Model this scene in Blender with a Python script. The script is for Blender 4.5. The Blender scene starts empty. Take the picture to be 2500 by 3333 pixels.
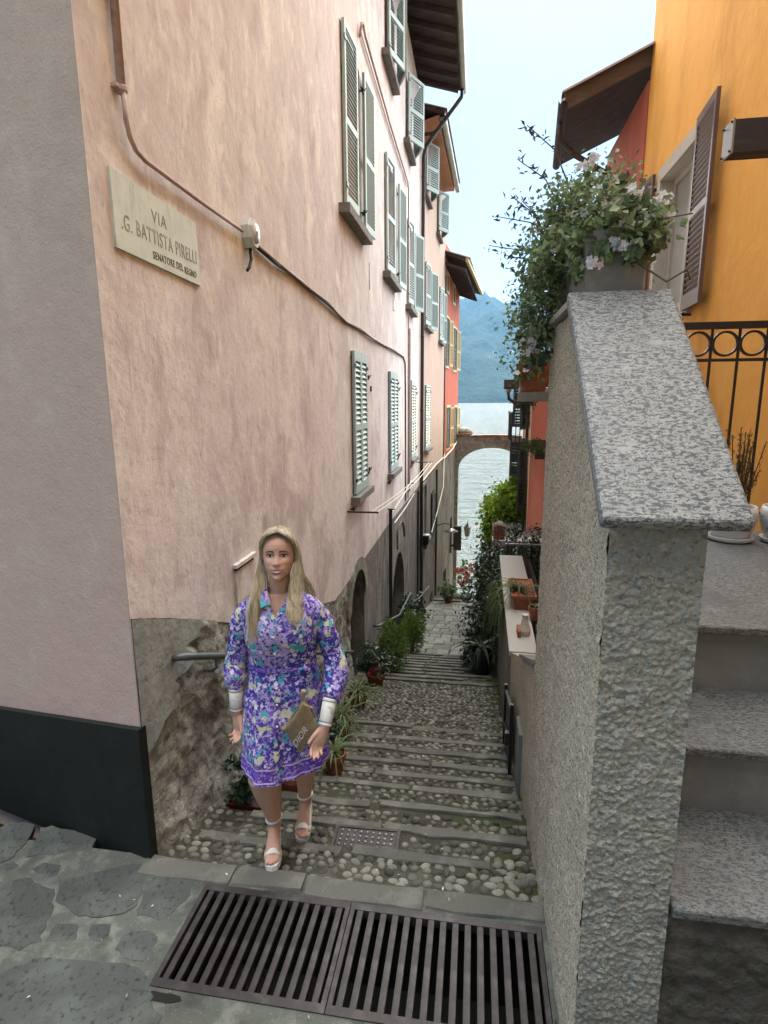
import bpy, math, random
import numpy as np
from mathutils import Vector, Matrix, noise as MN
random.seed(7); rng = np.random.default_rng(7)
S = bpy.context.scene; COL = S.collection
R = math.radians
# ---------------------------------------------------------------- camera
cd = bpy.data.cameras.new('camera'); cam = bpy.data.objects.new('camera', cd); COL.objects.link(cam)
cd.sensor_fit = 'HORIZONTAL'; cd.sensor_width = 36.0; cd.lens = 26.88; cd.clip_start = .05; cd.clip_end = 12000
_r = Vector((.98758, .1569, -.0062)); _u = Vector((-.0242, .1911, .9813)); _f = Vector((-.1551, .9690, -.1925))
m = Matrix((_r, _u, -_f)).transposed().to_4x4(); m.translation = Vector((1.5911, -2.34, 2.30)); cam.matrix_world = m
S.camera = cam
# ---------------------------------------------------------------- sky, sun, exposure
SUN_AZ, SUN_EL = 8, 61            # degrees: clockwise from the lake direction (+Y), above the horizon
W = bpy.data.worlds.new('World'); S.world = W; W.use_nodes = True
wn = W.node_tree; bg = wn.nodes['Background']
sky = wn.nodes.new('ShaderNodeTexSky'); sky.sky_type = 'NISHITA'; sky.sun_disc = False
sky.sun_elevation = R(SUN_EL); sky.sun_rotation = R(SUN_AZ); sky.air_density = 1.0; sky.dust_density = 1.8; sky.ozone_density = 1.0
wn.links.new(sky.outputs[0], bg.inputs[0]); bg.inputs[1].default_value = .05
sl = bpy.data.lights.new('sun', 'SUN'); sun = bpy.data.objects.new('sun', sl); COL.objects.link(sun)
sl.energy = 5; sl.angle = R(113); sl.color = (1.0, .97, .915)
sd = Vector((math.sin(R(SUN_AZ)) * math.cos(R(SUN_EL)), math.cos(R(SUN_AZ)) * math.cos(R(SUN_EL)), math.sin(R(SUN_EL))))
sun.rotation_euler = sd.to_track_quat('Z', 'Y').to_euler()
S.view_settings.view_transform = 'Standard'; S.view_settings.look = 'None'; S.view_settings.gamma = 1
S.view_settings.use_curve_mapping = False; S.view_settings.exposure = 2.0
S.render.engine = 'CYCLES'
S.cycles.max_bounces = 7; S.cycles.diffuse_bounces = 4; S.cycles.glossy_bounces = 3; S.cycles.transmission_bounces = 4
S.cycles.volume_bounces = 0; S.cycles.caustics_reflective = False; S.cycles.caustics_refractive = False
try: S.cycles.use_denoising = True
except Exception: pass

HAZE = .00007                          # density of the air over the lake
# ---------------------------------------------------------------- helpers
def V(*a): return np.array(a, float)
def unit(v): v = np.array(v, float); return v / np.linalg.norm(v)
class MB:
    def __init__(s): s.v = []; s.f = []
    def add(s, vs, fs):
        b = len(s.v); s.v.extend([tuple(map(float, p)) for p in vs]); s.f.extend([tuple(b + i for i in f) for f in fs]); return s
    def quad(s, *p): return s.add(p, [tuple(range(len(p)))])
    def obox(s, o, e, n, x0, x1, y0, y1, z0, z1, k=(0, 0, 1)):
        o, e, n, k = map(np.asarray, (o, e, n, k)); P = []
        for z in (z0, z1):
            for (x, y) in ((x0, y0), (x1, y0), (x1, y1), (x0, y1)): P.append(o + e * x + n * y + k * z)
        return s.add(P, [(3, 2, 1, 0), (4, 5, 6, 7), (0, 1, 5, 4), (1, 2, 6, 5), (2, 3, 7, 6), (3, 0, 4, 7)])
    def box(s, x0, x1, y0, y1, z0, z1): return s.obox((0, 0, 0), V(1, 0, 0), V(0, 1, 0), x0, x1, y0, y1, z0, z1)
    def tube(s, pts, r, n=8, cap=True, flat=None):
        pts = [np.asarray(p, float) for p in pts]; m_ = len(pts); rs = r if hasattr(r, '__len__') else [r] * m_
        up = None; rings = []
        for i, p in enumerate(pts):
            t = unit(pts[min(i + 1, m_ - 1)] - pts[max(i - 1, 0)])
            if up is None:
                up = np.cross(t, V(0, 0, 1)) if flat is None else np.asarray(flat, float)
                if np.linalg.norm(up) < 1e-4: up = V(1, 0, 0)
            up = unit(up - t * np.dot(up, t)); w = np.cross(t, up)
            ra, rb = (rs[i] if hasattr(rs[i], '__len__') else (rs[i], rs[i]))
            rings.append([p + up * ra * math.cos(2 * math.pi * k / n) + w * rb * math.sin(2 * math.pi * k / n) for k in range(n)])
        return s.loft(rings, cap)
    def loft(s, rings, cap=True, closed=True):
        n = len(rings[0]); vs = [p for rg in rings for p in rg]; fs = []
        for i in range(len(rings) - 1):
            for k in range(n if closed else n - 1):
                k2 = (k + 1) % n; fs.append((i * n + k, i * n + k2, (i + 1) * n + k2, (i + 1) * n + k))
        if cap: fs.append(tuple(range(n))[::-1]); fs.append(tuple((len(rings) - 1) * n + k for k in range(n)))
        return s.add(vs, fs)
    def lathe(s, prof, c, n=16, cap=True):
        return s.loft([[(c[0] + r * math.cos(2 * math.pi * k / n), c[1] + r * math.sin(2 * math.pi * k / n), c[2] + z) for k in range(n)] for r, z in prof], cap)
    def ball(s, c, r, n=10, mm=6):
        r = r if hasattr(r, '__len__') else (r, r, r); rg = []
        for i in range(mm + 1):
            a = math.pi * (i + .02) / (mm + .04) - math.pi / 2
            rg.append([(c[0] + r[0] * math.cos(a) * math.cos(2 * math.pi * k / n), c[1] + r[1] * math.cos(a) * math.sin(2 * math.pi * k / n), c[2] + r[2] * math.sin(a)) for k in range(n)])
        return s.loft(rg)
    def prism(s, poly, z0, z1):
        n = len(poly); return s.loft([[(x, y, z0) for x, y in poly], [(x, y, z1) for x, y in poly]])
    def arr(s, vs, fs): return s.add([tuple(p) for p in vs], [tuple(int(i) for i in f) for f in fs])
    def build(s, name, mat, parent=None, smooth=False, at=None, **props):
        org = np.array(at if at is not None else (root_loc(parent) if parent else (0, 0, 0)), float)
        me = bpy.data.meshes.new(name); v = np.array(s.v, float).reshape(-1, 3) - org
        me.from_pydata(v.tolist(), [], s.f)
        if mat: me.materials.append(mat)
        if smooth: me.polygons.foreach_set('use_smooth', [True] * len(me.polygons))
        o = bpy.data.objects.new(name, me); COL.objects.link(o)
        if parent:
            o.parent = parent
            if at is not None: o.location = Vector(org - root_loc(parent))
        elif at is not None: o.location = Vector(org)
        for k, q in props.items(): o[k] = q
        return o
def root_loc(o):
    l = np.zeros(3)
    while o: l += np.array(o.location); o = o.parent
    return l
def thing(name, label, cat, loc=(0, 0, 0), group=None):
    o = bpy.data.objects.new(name, None); COL.objects.link(o); o.location = loc; o.empty_display_size = .1
    return tag(o, label, cat, group)
def tag(o, label, cat, group=None):
    o['label'] = label; o['category'] = cat
    if group: o['group'] = group
    return o
def copyof(o, parent=None, loc=None):
    c = o.copy(); COL.objects.link(c)
    if parent: c.parent = parent
    if loc is not None: c.location = Vector(loc)
    return c
class Pl:      # a vertical wall plane: a = along, z = up, o = out of the wall
    def __init__(s, p, d, flip=1): s.p = V(*p, 0); s.d = unit(V(*d, 0)); s.n = flip * V(s.d[1], -s.d[0], 0)
    def __call__(s, a, z, o=0): return s.p + s.d * a + s.n * o + V(0, 0, z)
def wall(mb, P, a0, a1, z0, z1, holes=(), depth=.22, lower=None, step=1.2, o=0.0, cuts=()):
    A = sorted(set([a0, a1] + [h[i] for h in holes for i in (0, 1)] + [c for c in cuts if a0 < c < a1]))
    B = []
    for x, y in zip(A[:-1], A[1:]):
        k = max(1, int((y - x) / step + .5)); B += [x + (y - x) * i / k for i in range(k)]
    A = B + [A[-1]]
    Z = sorted(set([z0, z1] + [h[i] for h in holes for i in (2, 3)]))
    for x, y in zip(A[:-1], A[1:]):
        for j, (p, q) in enumerate(zip(Z[:-1], Z[1:])):
            if any(h[0] - 1e-6 <= x and y <= h[1] + 1e-6 and h[2] - 1e-6 <= p and q <= h[3] + 1e-6 for h in holes): continue
            pl, pr = (lower(x), lower(y)) if (j == 0 and lower) else (p, p)
            mb.quad(P(x, pl, o), P(y, pr, o), P(y, q, o), P(x, q, o))
    for (x, y, p, q) in holes:
        for a, b in (((x, p), (y, p)), ((y, p), (y, q)), ((y, q), (x, q)), ((x, q), (x, p))):
            mb.quad(P(a[0], a[1], o), P(b[0], b[1], o), P(b[0], b[1], o - depth), P(a[0], a[1], o - depth))
    return mb
def leaves(mb, pts, size, up=.3, rs=None, asp=.6, dirs=None):
    rs = rs or rng; n = len(pts); P = np.asarray(pts, float)
    d = rs.normal(size=(n, 3)); 
    if dirs is not None: d = d * .7 + np.asarray(dirs)
    d[:, 2] -= .25; d /= np.linalg.norm(d, axis=1)[:, None]
    h = rs.normal(size=(n, 3)); h[:, 2] += up * 4; w = np.cross(d, h); w /= np.linalg.norm(w, axis=1)[:, None] + 1e-9
    nn = np.cross(w, d); s = (size * rs.uniform(.6, 1.35, n))[:, None]
    b = P - d * s * .5; t = P + d * s * .5; l = P - w * s * asp * .5 + nn * s * .1; r = P + w * s * asp * .5 + nn * s * .1
    vs = np.stack([b, l, t, r], 1).reshape(-1, 3); i = np.arange(n) * 4
    base = len(mb.v); mb.v.extend(map(tuple, vs.tolist()))
    for k in i.tolist(): k += base; mb.f.append((k, k + 1, k + 2)); mb.f.append((k, k + 2, k + 3))
    return mb
def blob(n, c, r, rs=None, shell=.55):
    rs = rs or rng; d = rs.normal(size=(n, 3)); d /= np.linalg.norm(d, axis=1)[:, None]
    rad = shell + (1 - shell) * rs.uniform(0, 1, n) ** .7
    rad *= 1 + .22 * np.sin(d[:, 0] * 5 + c[0] * 9) * np.cos(d[:, 2] * 4 + c[2] * 7) + rs.normal(0, .06, n)
    return np.asarray(c) + d * rad[:, None] * np.asarray(r), d
def clumps(mb, c, r, nc, per, size, cr=.22, up=.3, asp=.6):
    P, d = blob(nc, c, r); s = np.mean(r)
    for p, q in zip(P, d):
        k = rng.normal(0, cr * s * rng.uniform(.5, 1.1), (per, 3)); leaves(mb, p + k, size * rng.uniform(.7, 1.2), up, asp=asp, dirs=q * .5)
    return mb
def blades(mb, c, n, ln, w, spread=1.0, lift=.8, droop=1.0, seg=6):
    for i in range(n):
        a = rng.uniform(0, 2 * math.pi); L = ln * rng.uniform(.55, 1.15); h = V(math.cos(a), math.sin(a), 0); sd_ = V(-h[1], h[0], 0)
        sp = spread * rng.uniform(.35, 1.1); up = lift * rng.uniform(.6, 1.15); rows = []
        for k in range(seg + 1):
            t = k / seg; p = np.asarray(c) + h * (L * sp * t) + V(0, 0, L * (up * t - droop * rng.uniform(.92, 1.05) * t * t * .9))
            ww = w * (1 - t ** 2.2) * (.6 + .4 * min(1, t * 4)) + .0006; rows.append([p - sd_ * ww, p + V(0, 0, -ww * .5), p + sd_ * ww])
        mb.loft(rows, cap=False, closed=False)
    return mb
def grid_disp(mb, f, nu, nv):
    vs = [f(i / nu, j / nv) for j in range(nv + 1) for i in range(nu + 1)]
    fs = [(j * (nu + 1) + i, j * (nu + 1) + i + 1, (j + 1) * (nu + 1) + i + 1, (j + 1) * (nu + 1) + i) for j in range(nv) for i in range(nu)]
    return mb.add(vs, fs)
def sm(a, b, x): t = min(1, max(0, (x - a) / (b - a))); return t * t * (3 - 2 * t)

# ---------------------------------------------------------------- materials
def mat(name, col, rough=.85, spec=.3, metal=0, layers=(), bumps=(), island=0, obj=0, trans=0, sss=0):
    m = bpy.data.materials.new(name); m.use_nodes = True; nt = m.node_tree; N = nt.nodes; Lk = nt.links
    b = N['Principled BSDF']; b.inputs['Roughness'].default_value = rough; b.inputs['Specular IOR Level'].default_value = spec; b.inputs['Metallic'].default_value = metal
    tc = N.new('ShaderNodeTexCoord'); cur = None
    def rgb(c): n = N.new('ShaderNodeRGB'); n.outputs[0].default_value = (*c, 1); return n.outputs[0]
    def tex(kind, sc, detail=4, dist=0, rough_=.6, warp=0):
        mp = N.new('ShaderNodeMapping'); mp.inputs['Scale'].default_value = sc if hasattr(sc, '__len__') else (sc, sc, sc)
        Lk.new(tc.outputs['Object'], mp.inputs[0])
        if kind == 'noise':
            t = N.new('ShaderNodeTexNoise'); t.inputs['Scale'].default_value = 1; t.inputs['Detail'].default_value = detail; t.inputs['Distortion'].default_value = dist; t.inputs['Roughness'].default_value = rough_; o = t.outputs['Fac']
        elif kind == 'wave':
            t = N.new('ShaderNodeTexWave'); t.inputs['Scale'].default_value = 1; t.inputs['Distortion'].default_value = dist; t.inputs['Detail'].default_value = detail; o = t.outputs['Fac']
        elif kind == 'cell':
            t = N.new('ShaderNodeTexVoronoi'); t.inputs['Scale'].default_value = 1; o = t.outputs['Color']
        elif kind == 'edge':
            t = N.new('ShaderNodeTexVoronoi'); t.feature = 'DISTANCE_TO_EDGE'; t.inputs['Scale'].default_value = 1; o = t.outputs['Distance']
        else:
            t = N.new('ShaderNodeTexVoronoi'); t.inputs['Scale'].default_value = 1; o = t.outputs['Distance']
        src = mp.outputs[0]
        if warp:
            nz = N.new('ShaderNodeTexNoise'); nz.inputs['Scale'].default_value = 1.7; nz.inputs['Detail'].default_value = 3; Lk.new(src, nz.inputs['Vector'])
            ad = N.new('ShaderNodeVectorMath'); ad.operation = 'MULTIPLY_ADD'; ad.inputs[1].default_value = (warp,) * 3; Lk.new(nz.outputs['Color'], ad.inputs[0]); Lk.new(src, ad.inputs[2]); src = ad.outputs[0]
        Lk.new(src, t.inputs['Vector']); return o
    cur = rgb(col)
    for L in layers:      # (kind, scale, colour, lo, hi[, opts])
        op = L[5] if len(L) > 5 else {}
        if L[0] == 'axis':
            sp = N.new('ShaderNodeSeparateXYZ'); Lk.new(tc.outputs['Object'], sp.inputs[0]); src = sp.outputs[L[1]]
        else: src = tex(L[0], L[1], **op)
        mr = N.new('ShaderNodeMapRange'); mr.interpolation_type = 'SMOOTHSTEP'; mr.inputs['From Min'].default_value = L[3]; mr.inputs['From Max'].default_value = L[4]
        if L[3] > L[4]: mr.inputs['From Min'].default_value = L[4]; mr.inputs['From Max'].default_value = L[3]; mr.inputs['To Min'].default_value = 1; mr.inputs['To Max'].default_value = 0
        Lk.new(src, mr.inputs['Value']); mx = N.new('ShaderNodeMix'); mx.data_type = 'RGBA'
        Lk.new(mr.outputs[0], mx.inputs['Factor']); Lk.new(cur, mx.inputs['A']); Lk.new(rgb(L[2]), mx.inputs['B']); cur = mx.outputs['Result']
    if island or obj:
        hs = N.new('ShaderNodeHueSaturation'); mr = N.new('ShaderNodeMapRange'); a = island or obj
        mr.inputs['To Min'].default_value = 1 - a; mr.inputs['To Max'].default_value = 1 + a
        if island: g = N.new('ShaderNodeNewGeometry'); Lk.new(g.outputs['Random Per Island'], mr.inputs['Value'])
        else: g = N.new('ShaderNodeObjectInfo'); Lk.new(g.outputs['Random'], mr.inputs['Value'])
        Lk.new(mr.outputs[0], hs.inputs['Value']); Lk.new(cur, hs.inputs['Color']); cur = hs.outputs[0]
    Lk.new(cur, b.inputs['Base Color']); prev = None
    for B in bumps:       # (kind, scale, distance[, opts])
        op = B[3] if len(B) > 3 else {}
        bp = N.new('ShaderNodeBump'); bp.inputs['Strength'].default_value = 1; bp.inputs['Distance'].default_value = B[2]
        Lk.new(tex(B[0], B[1], **op), bp.inputs['Height'])
        if prev: Lk.new(prev, bp.inputs['Normal'])
        prev = bp.outputs[0]
    if prev: Lk.new(prev, b.inputs['Normal'])
    if sss: b.inputs['Subsurface Weight'].default_value = sss; b.inputs['Subsurface Radius'].default_value = (.012, .005, .003); b.inputs['Subsurface Scale'].default_value = 1
    if trans:
        tr = N.new('ShaderNodeBsdfTranslucent'); Lk.new(cur, tr.inputs['Color']); ms = N.new('ShaderNodeMixShader'); ms.inputs[0].default_value = trans
        Lk.new(b.outputs[0], ms.inputs[1]); Lk.new(tr.outputs[0], ms.inputs[2]); Lk.new(ms.outputs[0], N['Material Output'].inputs['Surface'])
    return m
D2 = dict(detail=6)
M = {}
M['pink'] = mat('pink_plaster', (.585, .535, .515), .9, .2,
    layers=[('noise', (.7, .7, .5), (.62, .585, .55), .38, .66), ('axis', 'Z', (.74, .67, .665), 4.2, .4), ('noise', (1.4, 1.4, 1.0), (.54, .465, .46), .46, .66, dict(detail=8, dist=.5)), ('noise', (2.6, 2.6, 1.7), (.76, .72, .67), .47, .70, dict(detail=10, dist=.4)), ('noise', (3.6, 3.6, 2.2), (.42, .365, .35), .49, .78, dict(detail=10, dist=.4)),  # axis layer: lower wall painted paler to make up for the alley's shade
            ('noise', (30, 30, 24), (.45, .40, .38), .50, .80, dict(detail=7)), ('noise', (11, 11, 4.0), (.78, .74, .69), .52, .80, dict(detail=9, dist=.8)), ('noise', (15, 15, 5.0), (.40, .35, .335), .55, .82, dict(detail=9, dist=.8))],
    bumps=[('noise', 90, .0014, dict(detail=5)), ('noise', 6, .009, dict(detail=8))])
M['facade'] = mat('shaded_pink_plaster', (.45, .375, .315), .9, .2, layers=[('noise', .9, (.47, .37, .315), .4, .7), ('noise', 2.4, (.385, .32, .27), .48, .72, dict(detail=9)), ('axis', 'Z', (.49, .362, .312), 3.6, .6), ('noise', (5, 5, 3), (.51, .435, .375), .52, .78, dict(detail=9)), ('noise', 60, (.36, .31, .265), .5, .85, D2)], bumps=[('noise', 90, .002, dict(detail=5)), ('noise', 5, .008, D2)])  # same pink plaster, the street front's shade put into a darker colour
M['beige'] = mat('beige_plaster', (.48, .36, .29), .9, .2,
    layers=[('noise', (7, 7, 1.2), (.58, .47, .37), .48, .7, dict(detail=7)), ('noise', (11, 11, 1.6), (.36, .26, .20), .56, .8, D2)], bumps=[('noise', 40, .006, D2)])
M['red'] = mat('red_plaster', (.48, .13, .085), .9, .2, layers=[('noise', (3, 3, 1), (.52, .17, .11), .45, .7, D2)], bumps=[('noise', 40, .005)])
M['salmon'] = mat('salmon_plaster', (.72, .36, .26), .9, .2, layers=[('noise', (3, 3, 1), (.76, .43, .32), .45, .7, D2)], bumps=[('noise', 40, .005)])
M['cream'] = mat('cream_plaster', (.80, .64, .42), .9, .2, layers=[('noise', (3, 3, 1), (.68, .5, .3), .45, .7, D2)])
M['yellow'] = mat('ochre_plaster', (.82, .40, .085), .85, .25, layers=[('noise', (1.2, 1.2, .6), (.68, .32, .065), .4, .7, D2), ('noise', (5, 5, 1), (.80, .43, .12), .5, .78, D2)], bumps=[('noise', 90, .003, D2), ('noise', 4, .01)])
M['stone'] = mat('rough_grey_masonry', (.26, .26, .225), .95, .2,
    layers=[('noise', 5, (.40, .41, .365), .46, .66, D2), ('noise', 16, (.13, .13, .112), .52, .72, dict(detail=8)), ('noise', 2, (.13, .125, .11), .5, .7), ('noise', 45, (.30, .28, .25), .6, .75)],
    bumps=[('noise', 22, .02, dict(detail=8)), ('noise', 90, .006, D2)])
M['render'] = mat('old_grey_render', (.20, .192, .17), .95, .2,
    layers=[('noise', (2.2, 2.2, .9), (.31, .295, .26), .44, .68, D2), ('noise', (5, 5, 1.4), (.09, .086, .074), .46, .70, dict(detail=8)), ('noise', 1.1, (.15, .135, .115), .5, .68)], bumps=[('noise', 14, .02, dict(detail=8)), ('noise', 60, .006)])
M['dash'] = mat('fine_warm_pebbledash', (.49, .445, .345), .95, .2,
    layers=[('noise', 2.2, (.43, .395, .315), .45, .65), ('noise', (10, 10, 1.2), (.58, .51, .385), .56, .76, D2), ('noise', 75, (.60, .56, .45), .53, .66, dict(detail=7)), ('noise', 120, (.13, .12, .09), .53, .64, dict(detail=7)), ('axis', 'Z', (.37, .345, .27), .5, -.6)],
    bumps=[('noise', 95, .014, dict(detail=7))])
M['dashf'] = mat('coarse_grey_roughcast', (.385, .405, .36), .95, .2,
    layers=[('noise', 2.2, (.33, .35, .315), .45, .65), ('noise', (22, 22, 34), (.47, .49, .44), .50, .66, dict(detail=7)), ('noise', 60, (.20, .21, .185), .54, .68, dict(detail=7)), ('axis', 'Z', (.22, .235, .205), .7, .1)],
    bumps=[('noise', (70, 70, 100), .017, dict(detail=8)), ('noise', 160, .004)])
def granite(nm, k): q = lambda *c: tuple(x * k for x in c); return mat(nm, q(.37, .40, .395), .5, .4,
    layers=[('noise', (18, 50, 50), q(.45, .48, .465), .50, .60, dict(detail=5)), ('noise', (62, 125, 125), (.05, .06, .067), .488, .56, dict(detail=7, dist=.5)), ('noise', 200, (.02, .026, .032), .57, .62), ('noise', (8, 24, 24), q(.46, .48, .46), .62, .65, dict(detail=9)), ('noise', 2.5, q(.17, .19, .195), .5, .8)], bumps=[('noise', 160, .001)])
M['granite'] = granite('speckled_granite', .56); M['granite_shaded'] = granite('shaded_speckled_granite', .36)  # second copy: shade on the entrance treads put into a darker granite
M['riser'] = mat('grey_cement', (.165, .178, .17), .9, .2, layers=[('noise', 6, (.21, .22, .208), .4, .7, D2), ('noise', (3, 3, 1), (.12, .13, .122), .5, .72, D2)], bumps=[('noise', 60, .003)])
M['dirtwall'] = mat('damp_dark_render', (.075, .075, .065), .95, .2, layers=[('noise', 6, (.13, .13, .115), .5, .7, dict(detail=8)), ('noise', 16, (.035, .04, .03), .5, .68, D2)], bumps=[('noise', 18, .03, dict(detail=8))])
M['mortar'] = mat('paving_mortar', (.088, .096, .082), .95, .2, layers=[('noise', 9, (.145, .155, .132), .46, .64, dict(detail=9)), ('noise', 4, (.045, .05, .042), .5, .70, dict(detail=8)), ('noise', 90, (.26, .25, .22), .6, .75)], bumps=[('noise', 60, .006, D2), ('noise', 9, .01)])
M['paver'] = mat('grey_paving_stone', (.052, .058, .053), .8, .3, layers=[('noise', 5, (.078, .087, .078), .44, .66, dict(detail=9)), ('noise', 40, (.016, .02, .02), .5, .72, D2), ('noise', 110, (.085, .10, .092), .62, .74)], bumps=[('noise', 30, .008, dict(detail=8)), ('noise', 9, .02, D2)], obj=.2)
M['step'] = mat('step_stone', (.105, .105, .09), .85, .25, layers=[('noise', 7, (.15, .148, .126), .45, .66, dict(detail=8)), ('noise', 2.5, (.055, .057, .046), .46, .66, D2), ('noise', 60, (.09, .088, .075), .5, .75)], bumps=[('noise', 40, .004, D2)], obj=.12)
M['bed'] = mat('cobble_bed_mortar', (.055, .054, .039), .95, .2, layers=[('noise', 6, (.095, .092, .07), .46, .66, dict(detail=8)), ('noise', 2.2, (.05, .065, .028), .52, .68, D2), ('axis', 'X', (.05, .062, .022), 1.5, 2.1)], bumps=[('noise', 60, .01, D2)])
CL = [('noise', 9, (.085, .084, .066), .42, .62, D2), ('noise', 40, (.11, .108, .088), .48, .68, D2), ('noise', 130, (.30, .295, .26), .58, .72)]
M['cobble'] = mat('river_cobble', (.128, .126, .10), .8, .3, layers=[('noise', .5, (.13, .128, .105), .42, .62, D2), ('noise', 2.2, (.16, .155, .13), .48, .68, D2), ('noise', 7, (.30, .295, .26), .56, .72)], bumps=[('noise', 4, .003, D2)], obj=.72)
M['cobble_i'] = mat('small_river_cobble', (.128, .126, .10), .8, .3, layers=CL[:2], bumps=[('noise', 120, .003)], island=.75)
M['flag'] = mat('flagstone', (.19, .195, .17), .8, .3, layers=[('noise', 6, (.12, .125, .108), .45, .7, D2)], bumps=[('noise', 30, .005)], obj=.3)
M['iron'] = mat('worn_cast_iron', (.038, .034, .033), .5, .5, .4, layers=[('noise', 12, (.078, .072, .07), .45, .7, D2), ('noise', (60, 4, 20), (.05, .042, .038), .5, .72)], bumps=[('noise', 90, .001)])
M['black'] = mat('black_painted_iron', (.012, .012, .013), .45, .5)
M['darkslab'] = mat('dark_stone_slab', (.008, .0115, .0105), .5, .3, layers=[('noise', 5, (.014, .018, .0165), .45, .7, D2), ('noise', (9, 9, 3), (.045, .05, .045), .62, .75, D2)], bumps=[('noise', 40, .002)])
M['pit'] = mat('dark_drain_concrete', (.02, .02, .018), .95, .1)
M['marble'] = mat('grey_marble', (.57, .635, .575), .7, .3, layers=[('noise', 7, (.52, .56, .50), .42, .66, dict(detail=8)), ('noise', (14, 14, 5), (.38, .42, .37), .56, .76, D2)], bumps=[('noise', 60, .001)])
M['letter'] = mat('faded_black_lettering', (.26, .28, .25), .9, .1, layers=[('noise', 18, (.42, .45, .40), .45, .62, D2)])
M['letter2'] = mat('black_lettering', (.03, .03, .03), .9, .1, layers=[('noise', 22, (.22, .24, .2), .5, .66, D2)])
M['shut'] = mat('grey_green_shutter_paint', (.40, .53, .52), .6, .35, layers=[('noise', (8, 8, 2), (.44, .55, .53), .45, .7, D2), ('noise', 30, (.24, .29, .28), .58, .75)])
M['slat'] = mat('lit_slat_paint', (.74, .78, .58), .6, .35)  # lake light on the same shutter paint, put into the slat colour
M['shutd'] = mat('dark_shutter_paint', (.045, .055, .055), .6, .35)
M['shuty'] = mat('yellow_shutter_paint', (.62, .56, .30), .6, .3)
M['brown'] = mat('brown_shutter_paint', (.12, .072, .055), .45, .45, layers=[('noise', (30, 30, 3), (.15, .095, .075), .45, .7)])
M['sill'] = mat('grey_sill_stone', (.20, .195, .18), .9, .2, layers=[('noise', 14, (.13, .125, .115), .45, .7, D2)], bumps=[('noise', 40, .004)])
M['frame'] = mat('pale_window_surround', (.50, .45, .38), .8, .25, layers=[('noise', 8, (.44, .40, .34), .45, .7)])
M['patch'] = mat('smooth_grey_render', (.30, .325, .30), .95, .2, layers=[('noise', 5, (.22, .24, .22), .45, .68, dict(detail=8)), ('noise', 20, (.14, .15, .135), .6, .75, D2)], bumps=[('noise', 14, .012, dict(detail=8))])
M['barge'] = mat('greyish_brown_board', (.12, .095, .085), .8, .2, layers=[('noise', (2, 14, 14), (.16, .135, .12), .45, .7)])
M['linen'] = mat('grey_linen_curtain', (.34, .345, .32), .8, .2, layers=[('wave', (0, 14, 0), (.24, .245, .23), .3, .8)])
M['glass'] = mat('dark_window_glass', (.02, .025, .025), .08, .5)
M['room'] = mat('dark_reveal', (.10, .075, .065), .9, .1)
M['door'] = mat('dark_weathered_door', (.05, .055, .05), .8, .2, layers=[('noise', (10, 10, 1.5), (.08, .085, .075), .45, .7, D2)], bumps=[('wave', (0, 9, 0), .004)])
M['wood'] = mat('dark_brown_timber', (.055, .045, .042), .8, .25, layers=[('noise', (2, 14, 14), (.085, .072, .066), .45, .7, D2)])
M['gutter'] = mat('pale_metal_gutter', (.36, .36, .29), .4, .5, .3, layers=[('noise', 6, (.28, .28, .23), .45, .7)])
M['eave'] = mat('orange_eave_plaster', (.50, .27, .18), .9, .2, layers=[('noise', 5, (.44, .23, .15), .45, .7)])
M['tile'] = mat('roof_tile', (.20, .13, .10), .9, .2, layers=[('noise', 8, (.13, .09, .075), .45, .7)], island=.25)
M['pipe'] = mat('pink_grey_conduit', (.46, .355, .335), .7, .3, layers=[('noise', 12, (.31, .24, .215), .45, .7)])
M['downp'] = mat('dark_downspout', (.022, .026, .028), .45, .5)
M['metal'] = mat('grey_galvanised_steel', (.30, .31, .30), .4, .5, .6)
M['rail'] = mat('grey_handrail_paint', (.09, .105, .105), .4, .5, .2)
M['plastic'] = mat('grey_white_plastic', (.52, .55, .53), .5, .4)
M['rope'] = mat('white_clothes_line', (.66, .66, .56), .8, .2)
M['wpot'] = mat('white_glazed_pot', (.60, .61, .60), .35, .5)
M['terra'] = mat('terracotta', (.24, .085, .045), .85, .25, layers=[('noise', 20, (.30, .12, .07), .45, .7)])
M['redpl'] = mat('dark_red_plastic', (.055, .008, .007), .5, .4)
M['trough'] = mat('grey_planter_plastic', (.20, .20, .185), .7, .3, layers=[('noise', 20, (.25, .25, .23), .45, .7)])
M['soil'] = mat('potting_soil', (.03, .022, .015), 1, .1)
M['slabw'] = mat('pale_coping_stone', (.36, .355, .325), .85, .25, layers=[('noise', 30, (.36, .355, .33), .45, .7, D2)])
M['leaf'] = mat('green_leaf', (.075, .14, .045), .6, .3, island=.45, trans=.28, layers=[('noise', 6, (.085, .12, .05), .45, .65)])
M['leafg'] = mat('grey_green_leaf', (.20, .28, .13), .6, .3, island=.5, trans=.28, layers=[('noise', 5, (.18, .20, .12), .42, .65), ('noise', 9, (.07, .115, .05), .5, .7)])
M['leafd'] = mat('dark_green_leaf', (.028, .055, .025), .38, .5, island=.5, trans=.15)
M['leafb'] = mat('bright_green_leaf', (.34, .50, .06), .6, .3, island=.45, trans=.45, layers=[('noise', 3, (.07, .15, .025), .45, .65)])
M['blade'] = mat('striped_blade_leaf', (.115, .155, .06), .55, .35, island=.45, trans=.25)
M['fern'] = mat('fine_green_foliage', (.10, .165, .035), .7, .2, island=.4, trans=.3)
M['rosem'] = mat('dry_rosemary', (.085, .065, .028), .8, .2, island=.4)
M['petal'] = mat('white_petal', (.74, .72, .74), .7, .2, trans=.25)
M['petalp'] = mat('pink_petal', (.60, .14, .17), .7, .2, trans=.25)
M['petalr'] = mat('crimson_petal', (.42, .015, .05), .7, .2, trans=.2)
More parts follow.
